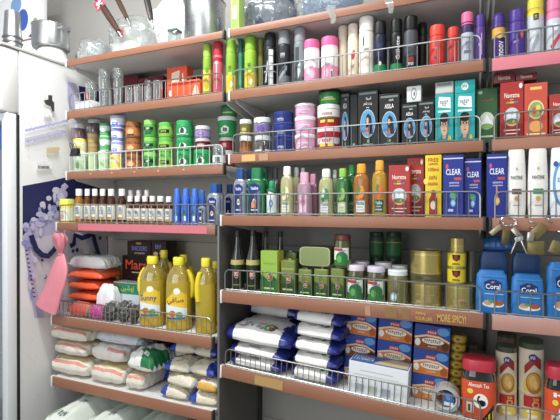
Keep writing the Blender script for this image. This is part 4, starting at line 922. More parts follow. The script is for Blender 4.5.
def hair(pl, pr, pt, label, col, cap, top, fruit=None, leaf='#3a8a3e', dy=0, flip=False, lidmat=None):
    p = [('r', -.8, .02, .8, .42, top[0]), ('t', 'Vatika', 0, .33, 1.2, .12, top[1]), ('r', -.6, .08, .6, .12, '#b8bcb8'), ('r', -.5, .18, .4, .22, '#a4a8a4')]
    if fruit: p += [('e', .2, .72, .5, .22, fruit), ('e', -.3, .62, .45, .18, fruit), ('p', [(-.7, .6), (-.3, .95), (.1, .85), (-.2, .6)], leaf)]
    return G('M4', pl, pr, pt, 'hair', 'hair_oil_bottle', label, 'bottle', col, cap, sy=.72, n=2.5, pr_=p, lab=(.08, .62), dy=dy, group='hair oil bottles in the middle bay')
hair(280.5, 294, 166.5, 'pale yellow hair oil bottle with white cap, beside the pink bottles', liquid('#e8e0a4', .8), '#eef0ec', ('#dfe4da', '#2f6a3e'), '#e9e2b8', '#8cae5a')
hair(292.5, 300.5, 167.5, 'pale hair oil bottle with white cap in the back row behind the pink bottles', liquid('#d0cca4', .75), '#d6dad8', ('#dfe4da', '#2f6a3e'), dy=.065)
hair(299.5, 306.5, 168, 'hair oil bottle with grey white cap, rightmost in the back row behind the pink bottles', liquid('#bcbca4', .75), '#c9c2c4', ('#dfe4da', '#2f6a3e'), dy=.07)
G('M4', 297.5, 312, 172.5, 'jelly', 'rose_water_bottle', 'clear pink rose water bottle with pink cap, in front of the other pink one', 'bottle', liquid('#e8b8d2', .7), P('#e8a0bc', .35), sy=.7, n=3, pr_=[('r', -.7, .05, .7, .8, '#e6c0d4'), ('e', 0, .5, .4, .2, '#d884ac'), ('s', 4, 0, .72, .9, .1, '#a8487c')], lab=(.06, .6))
G('M4', 308.5, 318, 174, 'jelly', 'rose_water_bottle', 'pink capped bottle half hidden behind the clear pink rose water bottle', 'bottle', liquid('#d8a2c0', .7), P('#d88aac', .35), sy=.7, n=3, dy=.05)
hair(318.8, 334, 169, 'clear yellow green oil bottle with a white cap and pink flowers', liquid('#dee0a0', .8), '#f0f2f0', ('#e0d6dc', '#2f7a46'), '#2f8a48', '#d6dccc')
hair(331.5, 338.5, 170, 'pale capped bottle in the back row behind the lime capped bottle', liquid('#b0bca6', .7), '#c4d0cc', ('#dfe4da', '#2f6a3e'), dy=.065)
hair(336.3, 349.5, 168.5, 'green hair oil bottle with a lime green cap', liquid('#4a9a4e', .8), '#8cc83e', ('#c8d4a0', '#f0f4ea'), '#8fbf5a')
hair(346, 357.5, 165, 'dark green hair oil bottle with a green cap in the second row', liquid('#2a8040', .8), '#2f9a3e', ('#3a8a4a', '#e8efe4'), dy=.055)
hair(353.3, 369.8, 164, 'amber hair oil bottle with orange cap and orange fruit, left of the two', liquid('#dc8c3c', .8), '#eba228', ('#dfe6e4', '#1f5a44'), '#e88a2e')
hair(372, 387.5, 160.5, 'golden hair oil bottle with orange cap and orange fruit, right of the two', liquid('#f0b830', .8), '#eda62c', ('#2c5a44', '#e8efe8'), '#e8642e')
nav('M4', 388.5, 410, 165, 'red hair oil carton in front on the bottle shelf, left of the taller red one')
nav('M4', 407, 424, 157.5, 'taller red hair oil carton with a yellow sticker, beside the yellow carton', '#b02c2a', dy=.06)
B('M4', 425, 441.5, 155, 'shampoo_carton', 'yellow carton with red lettering about free millilitres', 'carton', '#e9c41c', dep=.05, pr_=[('t', 'FREE', 0, .92, 1.3, .06, '#b82a22'), ('s', 12, 0, .855, 1.2, .035, '#b82a22'), ('t', '100ml', 0, .77, 1.3, .06, '#b82a22'), ('s', 5, 0, .64, 1.0, .06, '#b82a22'), ('s', 8, 0, .54, 1.2, .05, '#b82a22'), ('p', [(-.5, .03), (.5, .03), (.5, .3), (.25, .36), (.2, .44), (-.2, .44), (-.25, .36), (-.5, .3)], '#9c241c'), ('e', 0, .2, .35, .07, '#d8c8b0'), ('e', -.9, .58, .3, .05, '#f0dc4a')])
def clearbox(S, pl, pr, pt, label, mark, **k):
    return B(S, pl, pr, pt, 'shampoo_carton', label, 'carton', '#20308e', dep=.05, group='blue shampoo cartons', pr_=[('r', -.96, .01, .96, .93, '#22339a'), ('r', -.96, .935, .96, .955, '#c9cfe8'), ('e', -.6, .82, .14, .04, '#d84a6a'), ('t', 'CLEAR', .02, .73, 1.45, .095, '#f0f2f8'), ('r', .1, .60, .8, .64, '#d84a3a'), ('s', 13, .1, .555, 1.0, .03, '#dfe4f2'), ('r', -.4, .5, .6, .52, '#8f9bd8')] + mark, **k)
mk1 = [('e', .0, .35, .35, .05, '#3a9a7a'), ('p', [(-.3, .42), (0, .38), (.3, .3), (.1, .26), (-.2, .32)], '#4fae6a'), ('e', 0, .24, .28, .07, '#4f86d8'), ('e', 0, .24, .18, .045, '#a8d4ee'), ('r', -.5, .1, .0, .14, '#c0c8e4')]
clearbox('M4', 442.8, 463.6, 155, 'blue shampoo carton with a green and blue drop picture beside the yellow carton', mk1)
clearbox('M4', 464.2, 481.5, 158.5, 'blue shampoo carton, second from the yellow carton, partly behind its neighbour', mk1, dy=.02)
clearbox('R4', 486.5, 507, 154, 'blue shampoo carton with an orange drop picture, left of the white shampoo bottles', [('p', [(-.06, .5), (.06, .5), (.1, .3), (-.1, .3)], '#e08a4a'), ('e', 0, .27, .3, .07, '#e0a04a'), ('e', 0, .27, .2, .045, '#f0c88a')])
def pant(pl, pr, pt, label, col, gem):
    return G('R4', pl, pr, pt, 'shampoo', 'shampoo_bottle', label, 'bottle', P('#eeeae4', .25, coat=.4), P('#f0ede8', .25), sy=.6, n=2.6, lab=(.1, .8), labw=1.6, pr_=[('t', 'PANTENE', 0, .70, 1.5, .075, '#3c3428'), ('e', .0, .88, .12, .03, '#c9a86a'), ('r', -.62, .36, .62, .47, col), ('r', -.5, .40, .5, .42, '#f0ead8'), ('e', 0, .27, .3, .05, gem), ('r', -.5, .12, .5, .14, '#9a9488')], group='white shampoo bottles')
pant(506.5, 526, 150, 'white shampoo bottle with a brown band, beside the blue carton', '#7a5a3e', '#d8a04a')
pant(527, 548, 149, 'white shampoo bottle with a green band', '#3a9a5e', '#e0b04a')
G('R4', 549, 572, 148, 'shampoo', 'shampoo_bottle', 'white shampoo bottle with a large blue curve at the right photo edge', 'bottle', P('#e4eaf2', .25, coat=.4), '#e8eef4', sy=.6, n=2.6, lab=(.05, .85), labw=1.7, pr_=[('e', -.1, .55, .8, .38, '#5a9ad8'), ('e', .0, .55, .62, .33, '#e4eef6'), ('e', -.6, .9, .25, .05, '#2a52a8'), ('s', 4, 0, .62, .8, .08, '#2a4a8c')])
# ---------------------------------------------------------------- padlocks hung on the guard in the right bay
BRASS = P('#857648', .38, .7); STL = metal('#c6c6c6', .25)
def padlock(loc, lab, w=.026, h=.026, d=.011, tilt=(0, 0, 0), shh=.024, col=BRASS):
    t = thing('hanging_padlock', lab, 'padlock', loc, 0, 'padlocks hung on the right shelf'); t.rotation_euler = tilt
    mb = MB().box(-w/2, w/2, -d/2, d/2, -shh - h, -shh, col, .0022); mb.build('lock_body', t)
    pts = [(-w*.3, 0, -shh - .002), (-w*.3, 0, -shh * .45)] + [(w*.3 * -math.cos(pi*k/8), 0, -shh*.45 + w*.3*math.sin(pi*k/8)) for k in range(1, 8)] + [(w*.3, 0, -shh*.45), (w*.3, 0, -shh - .002)]
    MB().tube(pts, .0026, STL, 8).build('shackle', t)
    MB().lathe([(1, 0), (1, 1), (0, 1)], '#3a3124', .003, .0006, seg=10).build('keyhole', t).location = (0, -d/2 - .0005, -shh - h * .6)
    t.children[-1].rotation_euler = (pi/2, 0, 0)
    return t
Yk = -.088; Zg = SH['R4'][0]
def key(loc, lab, tilt, L=.045):
    t = thing('hanging_key', lab, 'key', loc, 0, 'small keys on the padlock ring'); t.rotation_euler = tilt
    MB().lathe([(.5, 0), (1, .2), (1, 1), (.5, 1.2)], STL, .007, .0016, seg=14).build('key_bow', t).rotation_euler = (pi/2, 0, 0)
    MB().box(-.0017, .0017, -.0016, 0, -L, -.006, STL, .0003).build('key_blade', t)
cx = PX(508, Yk); cz = PZ(222, cx, Yk)
t = thing('key_ring', 'steel ring holding a bunch of padlocks over the blue pouches', 'ring', (cx, Yk, cz))
MB().tube([(.021 * math.cos(2*pi*k/20), .004 * math.sin(4*pi*k/20), .014 * math.sin(2*pi*k/20)) for k in range(20)], .0022, STL, 8, True).build('wire_loop', t)
MB().tube([(0, .0, .013), (.0, .012, .020), (.0, .022, .016), (0, .028, .012)], .0022, STL, 8).build('hook', t)
padlock((cx - .012, Yk - .012, cz - .006), 'padlock on the ring, tilted out to the left', .015, .036, .013, (0, .85, 0), .010, P('#a39a80', .35, .7))
padlock((cx - .004, Yk - .028, cz - .010), 'padlock on the ring hanging lowest of the bunch, darker brass', .021, .040, .012, (0, .10, 0), .014, P('#5f5436', .4, .7))
padlock((cx + .004, Yk - .012, cz - .010), 'padlock on the ring, tilted out to the right, silver grey', .016, .038, .013, (0, -.68, 0), .010, metal('#a8a498', .3))
key((cx + .022, Yk - .024, cz - .048), 'small key hanging under the bunch of padlocks, left of the two', (0, .35, 0))
key((cx + .030, Yk - .028, cz - .046), 'small key hanging under the bunch of padlocks, right of the two', (0, -.35, 0))
cx2 = PX(534, Yk)
padlock((cx2 + .004, Yk - .002, PZ(228, cx2, Yk)), 'square brass padlock hanging alone right of the ring of padlocks', .044, .040, .014, (0, 0, 0), .036)
padlock((cx2 - .006, Yk - .022, PZ(222, cx2, Yk)), 'slim silver padlock hanging in front of the square brass one', .018, .028, .011, (0, .12, 0), .028, metal('#b0aca2', .3))
padlock((PX(549, Yk), Yk - .004, PZ(220, PX(549, Yk), Yk)), 'large brass padlock turned sideways near the right photo edge', .030, .046, .016, (0, .7, 0), .020)
padlock((PX(560, Yk), Yk - .024, PZ(232, PX(560, Yk), Yk)), 'brass padlock hanging at the very right photo edge', .026, .036, .014, (0, .35, 0), .026)

# black binder clip on the guard of the third left shelf
X = PX(75, -.004); Z = PZ(152, X, -.004)
t = thing('binder_clip', 'black binder clip pinched on the wire guard of the green jar shelf', 'clip', (X, -.006, Z))
MB().add([(-.022, -.010, -.02), (.022, -.010, -.02), (.022, 0, .018), (-.022, 0, .018), (-.022, .018, -.018), (.022, .018, -.018), (.022, .010, .018), (-.022, .010, .018)], [(0, 1, 2, 3), (5, 4, 7, 6), (3, 2, 6, 7), (0, 3, 7, 4), (1, 5, 6, 2)], P('#18181a', .35)).build('clip_body', t)
for s in (-1, 1):
    MB().tube([(-.012 + s * .013 - .006, .004, .018), (-.012 + s * .013 - .008, .0, .036), (-.012 + s * .013, -.002, .044), (-.012 + s * .013 + .008, 0, .036), (-.012 + s * .013 + .006, .004, .018)], .0016, P('#202022', .35)).build('clip_lever', t)

# pink plastic bag knotted to the end of the syrup shelf
Yb = -.088
def ppt(px, py): X = PX(px, Yb); return (X, PZ(py, X, Yb))
kx, kz = ppt(61, 254)
t = thing('hanging_bag', 'pink plastic bag knotted and hanging from the left end of the syrup shelf', 'bag', (kx, Yb, kz))
rows = [(60, 64, 254), (57, 66, 258), (55.5, 68.5, 264), (54, 70, 269), (52, 70, 276), (50, 69, 284), (47.6, 66.8, 292), (45, 64.5, 300), (43, 62.5, 308)]
vs, fs, seg = [], [], 32
for i, (pa, pb, py) in enumerate(rows):
    Xa, Xb = PX(pa, Yb), PX(pb, Yb); X = (Xa + Xb) / 2; w = (Xb - Xa) / 2; Z = PZ(py, X, Yb)
    for k in range(seg):
        a = 2 * pi * k / seg; f = 1 + .08 * math.sin(5 * a + i * .4) * min(1, i / 3)
        vs.append((X - kx + w * math.sin(a), -.036 * i / 8 - min(w * .35, .014) * math.cos(a) * f, Z - kz - (.020 * math.sin(a) if i > 6 else 0)))
for i in range(len(rows) - 1):
    for k in range(seg):
        a = i * seg + k; b = i * seg + (k + 1) % seg; fs.append((a, a + seg, b + seg, b))
PINKB = P('#e0808f', .45, vary=.06, scale=20, bump=.25)
MB().add(vs, fs, PINKB).build('bag_skirt', t, sharp=1.5)
mb = MB(); vs, fs = [], []
nr, seg = 10, 48
for i in range(nr + 1):
    k = i / nr
    for j in range(seg):
        a = 2 * pi * j / seg
        r = .006 + .034 * math.sin(pi * min(1, k * .75)) * (1 + .20 * math.sin(6 * a + 3 * k) + .5 * noise.noise(Vector((math.sin(a) * 1.6, math.cos(a) * 1.6, k * 2.2))))
        vs.append((r * math.sin(a) + .002, -.012 * k - r * .42 * math.cos(a), .098 * k + .012 * noise.noise(Vector((a * 1.2, 3, k))) * k))
for i in range(nr):
    for j in range(seg):
        a = i * seg + j; b = i * seg + (j + 1) % seg; fs.append((a, b, b + seg, a + seg))
mb.add(vs, fs, PINKB).build('bag_frill', t, sharp=.9)
MB().tube([(.011 * math.cos(2*pi*k/14), .008 * math.sin(2*pi*k/14), .002 * math.sin(k)) for k in range(14)], .004, PINKB, 8, True).build('knot', t)
MB().tube([(0, -.004, .05), (0, .006, .085), (0, .022, .108)], .0014, PINKB).build('tie', t)

# ---------------------------------------------------------------- row 5, left
ORP = P('#ef5a30', .35, bump=.35, scale=24)
zb = 0; OPK = 'orange packs in a stack on the left'
for i, n in enumerate(('lowest', 'second from bottom', 'third from bottom', 'topmost')):
    o = bag('L5', 70, 101 + (3 if i == 3 else 0), zb, .052, .17, 'orange_pack', '%s orange packet in the stack behind the pink bag' % n, 'packet', [ORP, P('#f3e6dc', .4)], dy=.075, group=OPK, wr=.22, seed=3 + i * 5,
            pr_=[('r', .1, .2, .7, .5, '#f6e8dc'), ('s', 5, .4, .34, .5, .2, '#4a2a20')] if i == 3 else [], ends=ORP)
    zb += .0525
bag('L5', 70, 106, zb, .066, .12, 'white_roll', 'long white bag with green print lying on top of the orange packets', 'bag', [P('#eceeec', .35, bump=.3)], dy=.08, wr=.10, seed=31, pr_=[('e', -.1, .5, .3, .2, '#a9cbb4'), ('e', .3, .55, .15, .15, '#8fb89c'), ('e', -.5, .45, .15, .12, '#b8d4c0')], ends=P('#e4e6e6', .4), q=.5, pw=6)
bag('L5', 68.5, 88, 0, .070, .05, 'red_packet', 'crumpled reddish orange packet low behind the guard, next to the pink bag', 'packet', [P('#d9533f', .4, bump=.4)], dy=.004, wr=.25, seed=44)
bag('L5', 86.5, 103, 0, .066, .05, 'magenta_packet', 'magenta and green packet low behind the guard beside the grey scourers', 'packet', [P('#c93f8e', .4, bump=.4), P('#5f8f4a', .4, bump=.3)], zones=lambda u, v: 1 if u < -.55 else 0, dy=.004, wr=.25, seed=48)
G('L5', 105, 123, 264, 'brick', 'lime_pouch', 'lime green pouch standing left of the chocolate cartons', 'pouch', P('#b6d833', .35, bump=.2), P('#a8cc2c', .35), sy=.4, n=3.5, dy=.235)
t = bag('L5', 96, 114, 0, .155, .062, 'white_bag', 'crumpled white plastic bag between the orange packets and the teal box', 'bag', [P('#e9eaee', .35, bump=.5, scale=16)], dy=.063, wr=.16, seed=61, q=.35)
bx = B('L5', 113, 139.5, 283, 'teal_topped_box', 'white and green box with yellow Arabic lettering beside the first oil bottle', 'box', '#dfe2e2', dep=.06, dy=.128, flap=P('#e6e8e6', .4), pr_=[('r', -1, .66, 1, .99, '#1f9a76')] + [('e', -.9 + .36 * k, .92 if k % 2 else .74, .12, .035, '#2ab88e') for k in range(6)] + [('t', ar('اوشين'), .1, .83, 1.0, .2, '#e9e04a'), ('p', [(-.9, .88), (-.5, .98), (-.5, .93), (-.85, .83)], '#d8402c'), ('r', -.98, .02, .98, .64, '#d3dae4'), ('e', .3, .3, .4, .2, '#b8c4d4')])
# dark chocolate cartons, stacked in two columns behind
CH = 'dark chocolate cartons behind the oil bottles'
zbase = None
def choc(pl, pr, h, label, on, pr_=(), col='#2b1d1c', dy=.206):
    return B('L5', pl, pr, 0, 'chocolate_carton', label, 'carton', col, dep=.085, dy=dy, h=h, on=on, pr_=pr_, group=CH)
c1 = choc(122, 150.5, .088, 'dark chocolate carton hidden low in the left column behind the boxes', None)
c2 = choc(122, 150.5, .088, 'dark chocolate carton hidden low in the left column behind the boxes', c1)
c3 = choc(122, 150.5, .094, 'dark carton with large red orange lettering in the left column', c2, [('r', -.97, .04, .97, .96, '#241817'), ('t', 'Mars', 0, .55, 1.5, .5, '#e8512a'), ('r', -.3, .12, .3, .18, '#c9b9a4'), ('e', .8, .85, .1, .05, '#d8b86a')])
c4 = choc(127, 150.5, .073, 'dark brown carton with blue lettering topmost in the left column', c3, [('r', -.97, .04, .97, .96, '#33211c'), ('t', 'SNICKERS', .05, .52, 1.3, .3, '#7a86d8'), ('e', 0, .85, .25, .08, '#b88a4a'), ('s', 9, .1, .2, .9, .12, '#d8c8a8')], '#33211c')
d1 = choc(151.2, 168, .13, 'dark chocolate carton hidden low in the right column behind the bottles', None)
d2 = choc(151.2, 168, .13, 'dark chocolate carton hidden low in the right column behind the bottles', d1)
choc(151.2, 166, .086, 'dark brown carton with pale motifs topmost in the right column', d2, [('r', -.97, .04, .97, .96, '#33211c'), ('e', -.4, .3, .3, .12, '#c9b08a'), ('e', .3, .35, .2, .1, '#b89a6a'), ('s', 3, 0, .7, .9, .25, '#8a94dc')], '#33211c')

# grey scourers: springy coils of flat wire
def scourer(px0, px1, h, Y, label, seed, col):
    rr = random.Random(seed); X = (PX(px0, Y) + PX(px1, Y)) / 2; w = abs(PX(px1, Y) - PX(px0, Y)) / 2
    t = thing('steel_wool', label, 'scourer', (X, Y, SH['L5'][0] + .0003), 0, 'grey steel wool scourers')
    mb = MB(); m = P(col, .45, .35, vary=.2, scale=60)
    mb2 = blobby(w * .78, .024, h * .40, P('#4a4945', .7, .1, vary=.3, scale=50), seed, .25, 3); mb2.build('core', t)
    for j in range(34):
        a0 = rr.uniform(0, 2*pi); ct = Vector((rr.uniform(-.55, .55) * w, rr.uniform(-.012, .012), h * rr.uniform(.3, .70))); ra = rr.uniform(.25, .45) * min(w, h * .6); ax = rr.uniform(-.7, .7)
        pts = []
        for k in range(16):
            a = a0 + 2 * pi * k / 14
            p = Vector((ra * math.cos(a), .02 * math.sin(a + ax) , ra * math.sin(a) * .75)) + ct
            p.x += .004 * math.sin(5 * a + j); p.z = max(.002, min(h, p.z + .004 * math.cos(4 * a))); p.y = max(-.026, min(.026, p.y)); p.x = max(-w, min(w, p.x))
            pts.append(p)
        mb.tube(pts, .0016, m, 4)
    o = mb.build('wire_coils', t); o['kind'] = 'stuff'
scourer(103, 118, .095, -.035, 'grey green steel wool scourer, leftmost behind the guard', 3, '#8b8c80')
scourer(118.5, 130, .115, -.034, 'tall grey steel wool scourer in the middle, in front of the teal topped box', 5, '#8f8d87')
scourer(130, 138.5, .10, -.034, 'brownish grey steel wool scourer beside the first oil bottle', 8, '#84776e')

# oil bottles
OILG = 'yellow cooking oil bottles'
def oil(pl, pr, pt, label, dy=0, txt='Sunny', arabic=None, hside=1, prt=True, hy=0):
    pr_ = [('p', [(-.9, .0), (.9, .0), (.9, .78), (.1, .95), (-.9, .62)], '#f0c62c'), ('p', [(-.9, .22), (.9, .1), (.9, .36), (-.9, .48)], '#dfeaf0'), ('t', arabic or txt, -.05, .58, 1.45, .24, '#1d3a8c' if not arabic else '#8c2a1c'), ('e', .1, .88, .3, .1, '#f4f0e0'), ('e', -.3, .2, .3, .1, '#e0742c'), ('e', .3, .16, .3, .1, '#6aa84a'), ('r', -.8, .02, .8, .09, '#3a76b8')]
    def handle(t, r, h):
        pts = [(hside * r * a, hy * r, h * z) for a, z in ((.94, .44), (1.08, .52), (1.06, .66), (.90, .75), (.66, .82))]
        MB().tube(pts, [.011, .012, .012, .011, .009], P('#f2d81c', .3), 10).build('handle', t)
    return G('L5', pl, pr, pt, 'oil', 'cooking_oil_bottle', label, 'bottle', liquid('#ffe348', .66), P('#f4e01e', .3), sy=.9, n=2.6, pr_=pr_ if prt else (), lab=(.15, .60), labw=1.85, dy=dy, group=OILG, bands=[(.03, .15, liquid('#ffd93a', .8))], extra=handle, neck=clear('#f4e9a0', .28, .05, .4, '#e0c84a'), seg=24, turn=.35)
oil(140, 165.5, 256, 'first yellow oil bottle from the left, with blue Latin lettering on its label', 0, hside=-1)
oil(166, 192, 257, 'second yellow oil bottle from the left, with an Arabic label', 0, arabic=ar('صافي'))
oil(195.5, 216.5, 258, 'third yellow oil bottle from the left in front, its label turned away', 0, prt=False, hside=-.6, hy=-.75)
oil(156, 172, 250, 'clear topped oil bottle in the back row behind the first bottle', .125, prt=False)
oil(175, 193, 254.5, 'oil bottle in the back row behind the second bottle', .12, prt=False)
oil(208, 224, 261, 'oil bottle in the back row at the right end, beside the dark side panel', .13, prt=False, hside=-.6, hy=-.75)

# ---------------------------------------------------------------- row 6, left: sacks
SK = P('#dcd6c8', .6, bump=.35, scale=30); SKB = P('#c9b98a', .55, bump=.3, scale=30); SKP = P('#dd8a7c', .6, bump=.2)
FS_ = 'white flour sacks with a pink stripe'
def sack(pl, pr, zb, h, dep, dy, label, seed, zones=None, mats=None, rz=0, group=FS_, name='flour_sack', **k):
    return bag('L6', pl, pr, zb, h, dep, name, label, 'sack', mats or [SK, SKP, SKB], zones=zones or (lambda u, v: 1 if SIDE[0] > 0 and -.985 < v < -.885 and abs(u) < .95 else (2 if SIDE[0] > 0 and v > -.84 and abs(u) < .85 else 0)), dy=dy, rz=rz, group=group, wr=.16, seed=seed, q=.24, pw=3, flatb=.42, **k)
sack(54, 92, 0, .088, .27, .0, 'lowest flour sack of the stack at the left end', 71)
sack(57, 91, .089, .072, .25, .01, 'middle flour sack of the stack at the left end', 72)
sack(53, 91, .162, .070, .25, .0, 'topmost flour sack of the stack at the left end', 73)
sack(93.5, 127, 0, .085, .26, .0, 'flour sack lying on the shelf right of the left stack', 74)
sack(129, 147, 0, .078, .22, .0, 'long flour sack in the middle, under the green and white bag', 75)
sack(95, 128, .088, .082, .25, .02, 'plain white sack with pink edge below the silver grey bag', 76, mats=[P('#e2ddd6', .5, bump=.4, scale=24), P('#d88a86', .6)], zones=lambda u, v: 1 if SIDE[0] > 0 and -.98 < v < -.9 and u > 0 else 0)
bag('L6', 97, 146, .174, .074, .24, 'grey_bag', 'silver grey plastic bag on top of the sacks near the middle', 'bag', [P('#c6ccd4', .28, bump=.6, scale=18), P('#7f8894', .3)], zones=lambda u, v: 1 if u > .85 else 0, dy=.02, wr=.2, seed=81, q=.4)
bag('L6', 129, 157, .080, .105, .16, 'sugar_sack', 'white bag with a green lower half lying on the long flour sack', 'bag', [P('#e6e6e2', .35, bump=.4, scale=18), P('#1f7a44', .35, bump=.3)], zones=lambda u, v: 1 if SIDE[0] > 0 and v < -.45 + .9 * max(0, u) and u > -.1 + .3 * math.sin(5 * v) else 0, dy=.0, wr=.26, seed=85, q=.38, rz=-.12, pr_=[('p', [(.1, .12), (.6, .1), (.5, .2), (.2, .22)], '#d8e4d8')])
bag('L6', 148, 170, .0, .235, .035, 'black_bag', 'black plastic bag standing at the back behind the green and white bag', 'bag', [P('#1e1d1d', .35, bump=.5)], dy=.285, wr=.12, seed=87, q=.3)
# clear bags of grain with blue ends
GRN = P('#d9cfb8', .32, vary=.10, scale=160, bump=.35); BLE = P('#2440a8', .28, bump=.2); CLB = clear('#dfe6f0', .5, .1, .3, '#c3cbd6')
GB = 'clear grain bags with blue ends'
def grain(pl, pr, zb, h, dep, dy, label, seed, left=True, right=False, rz=0, tilt=(0, 0)):
    return bag('L6', pl, pr, zb, h, dep, 'grain_bag', label, 'bag', [GRN, BLE, P('#c3cad8', .3)], zones=lambda u, v: 1 if ((left and u < -.52 + .08 * math.sin(4 * v)) or (right and u > .45 + .08 * math.sin(4 * v))) else (2 if abs(u) > .93 else 0), dy=dy, rz=rz if rz else .14 * math.sin(seed * 2.3), group=GB, wr=.3, seed=seed, q=.36, tilt=tilt)
grain(161, 189, 0, .052, .13, .0, 'lowest grain bag at the front, left of the two on the shelf', 101)
grain(189.5, 217, 0, .050, .13, .0, 'lowest grain bag at the front, against the dark side panel', 102, True, False)
grain(163, 190, 0, .052, .12, .14, 'grain bag in the back, bottom layer, left', 112)
grain(190.5, 217.5, 0, .052, .12, .14, 'grain bag in the back, bottom layer, right', 113)
grain(168, 197, .0535, .052, .13, .0, 'second layer grain bag, left, plain fronted', 103, False, False)
t = bag('L6', 197.5, 217.5, .0535, .055, .13, 'cereal_bag', 'white packet with red lettering and yellow edge among the grain bags', 'packet', [P('#e9e2d2', .4, bump=.2), P('#d9a03a', .4)], zones=lambda u, v: 1 if v < -.86 else 0, dy=.0, wr=.15, seed=104, q=.38, pr_=[('s', 4, -.1, .25, .9, .16, '#c2442c'), ('r', -.6, .40, .5, .44, '#d8862c')])
grain(166, 192, .0535, .052, .12, .14, 'grain bag in the back, second layer, left', 114)
grain(192.5, 218, .0535, .052, .12, .14, 'grain bag in the back, second layer, right', 115)
grain(165, 190, .107, .050, .13, .01, 'third layer grain bag with a white seal, left', 105, True, False)
grain(190.5, 218, .110, .052, .13, .01, 'third layer grain bag with a blue right end', 106, False, True)
grain(168, 193, .107, .052, .12, .15, 'grain bag in the back, third layer, left', 116)
grain(193.5, 219, .107, .052, .12, .15, 'grain bag in the back, third layer, right', 117)
grain(170, 195, .162, .052, .15, .07, 'topmost grain bag with a blue left end, left of the two on top', 107, True, False)
grain(195.5, 219.5, .163, .052, .15, .07, 'topmost grain bag with a blue right end, right of the two on top', 108, False, True)
# big bags under the lowest shelf
UB = 'green white bags under the lowest left shelf'
BASEZ = .30
t = thing('base_plinth', 'low grey base shelf under the left bay holding the green white bags', 'shelf', (-1.37, 0, 0))
MB().box(-.44, .44, -.30, .29, .02, BASEZ, GREYPANEL, .002).build('base_box', t)
MB().box(-.44, .44, -.305, -.30, .02, BASEZ, P('#7f7d79', .5), .001).build('kick_plate', t)
MILK = P('#d6ded5', .28, bump=.35, scale=14); GRE = P('#3f9a3a', .35)
SH['L7'] = [BASEZ, -.30]
for i, (a, b) in enumerate(((37, 67), (68, 98), (99, 129))):
    bag('L7', a, b, 0, .235 - .02 * i, .52, 'rice_bag', '%s of the green and white bags lying under the lowest left shelf' % ['leftmost', 'middle', 'rightmost'][i], 'bag', [MILK, GRE],
        zones=lambda u, v: 1 if SIDE[0] > 0 and -.42 < u < -.34 and -.7 < v < .75 else 0, dy=-.01, group=UB, wr=.12, seed=300 + i, q=.42, pw=3,
        pr_=[('s', 4, .15, .22, .5, .05, '#5a6a60'), ('s', 3, .2, .42, .4, .05, '#7a8a80'), ('e', -.1, .55, .3, .06, '#b9c9bc')])
# ---------------------------------------------------------------- row 5, middle: bottles, tins, jars, cans
DKG = liquid('#2c3420', .8)
def wine(pl, pr, pt, label, dy=0):
    return G('M5', pl, pr, pt, 'wine', 'oil_flask', label, 'bottle', clear('#3c3a30', .75, .05, .5, '#1d1f18'), P('#202020', .35), dy=dy, group='dark glass bottles', bands=[(.44, .52, '#b9ad62'), (.04, .43, '#25301c')],
             pr_=[('e', .1, .62, .5, .2, '#c9b9a8'), ('e', .1, .62, .44, .17, '#a8322c'), ('t', 'RS', .1, .62, .6, .17, '#f4efe6'), ('r', -.7, .1, .8, .16, '#7a8048')], lab=(.06, .43), turn=.25)
wine(230.5, 244.5, 231, 'dark glass bottle with a red round emblem, leftmost by the side panel')
wine(246, 260, 230, 'dark glass bottle with a red round emblem, second from the side panel')
wine(260.5, 271, 231, 'dark glass bottle in the second row behind the tall green carton', dy=.085)
wine(275, 286, 231.5, 'dark glass bottle standing alone at the back behind the green tins', dy=.14)
OG = '#7d9a3e'
def gtin(pl, pr, pt, label, col='#6c7e38', dy=0, on=None, h=None, dep_=.8, **k):
    return G('M5', pl, pr, pt, 'tin', 'oil_tin', label, 'tin', P(col, .35, .25), P('#b4a860', .35, .3), sy=dep_, n=7, dy=dy, on=on, h=h, group='green olive oil tins', seg=32, lab=(.04, .94), labw=1.86,
             pr_=[('r', -.95, .02, .95, .98, '#74863a'), ('r', -.9, .74, .9, .80, '#939e50'), ('p', [(-.95, .02), (.95, .02), (.95, .42), (.4, .56), (-.2, .48), (-.95, .58)], '#3a5a2c'), ('r', -.95, .02, .95, .28, '#24502c'), ('e', .1, .46, .36, .13, '#c4c08a'), ('e', .1, .46, .3, .11, '#a83a2c'), ('t', 'RS', .1, .46, .4, .1, '#f0e8d8'), ('r', -.7, .12, .7, .17, '#b8c07a')], **k)
B('M5', 260.5, 277.5, 251, 'olive_oil_carton', 'tall bright green carton with yellow side, beside the dark bottles', 'carton', '#8fb83c', dep=.06, dy=-.004, pr_=[('r', -.97, .01, .97, .99, '#93b940'), ('p', [(-.97, .02), (.97, .02), (.97, .34), (.5, .44), (-.2, .34), (-.97, .46)], '#2a6a34'), ('e', .1, .40, .34, .1, '#c9c48a'), ('e', .1, .40, .28, .085, '#a8442c'), ('t', 'RS', .1, .40, .36, .08, '#f0e8d8'), ('r', -.7, .7, .6, .73, '#7fa636'), ('r', -.6, .12, .6, .16, '#b4c87a')], side=[('r', -.98, .01, .98, .99, '#d6cf3e')])
gtin(282, 298.5, 258.5, 'green oil tin with a red emblem, taller one right of the bright green carton', dy=.004)
t1 = gtin(299.5, 314, 268, 'green oil tin in front under the lying tin, left one', '#74823a')
t2 = gtin(315, 330.5, 267.5, 'green oil tin in front under the lying tin, middle one', '#74823a')
t3 = gtin(331.5, 346, 267, 'green oil tin in front under the red lidded jar', '#6a7836')
gtin(281.5, 300.5, 250.5, 'dark green oil tin in the second row behind the taller front tin', '#4f5a30', dy=.075)
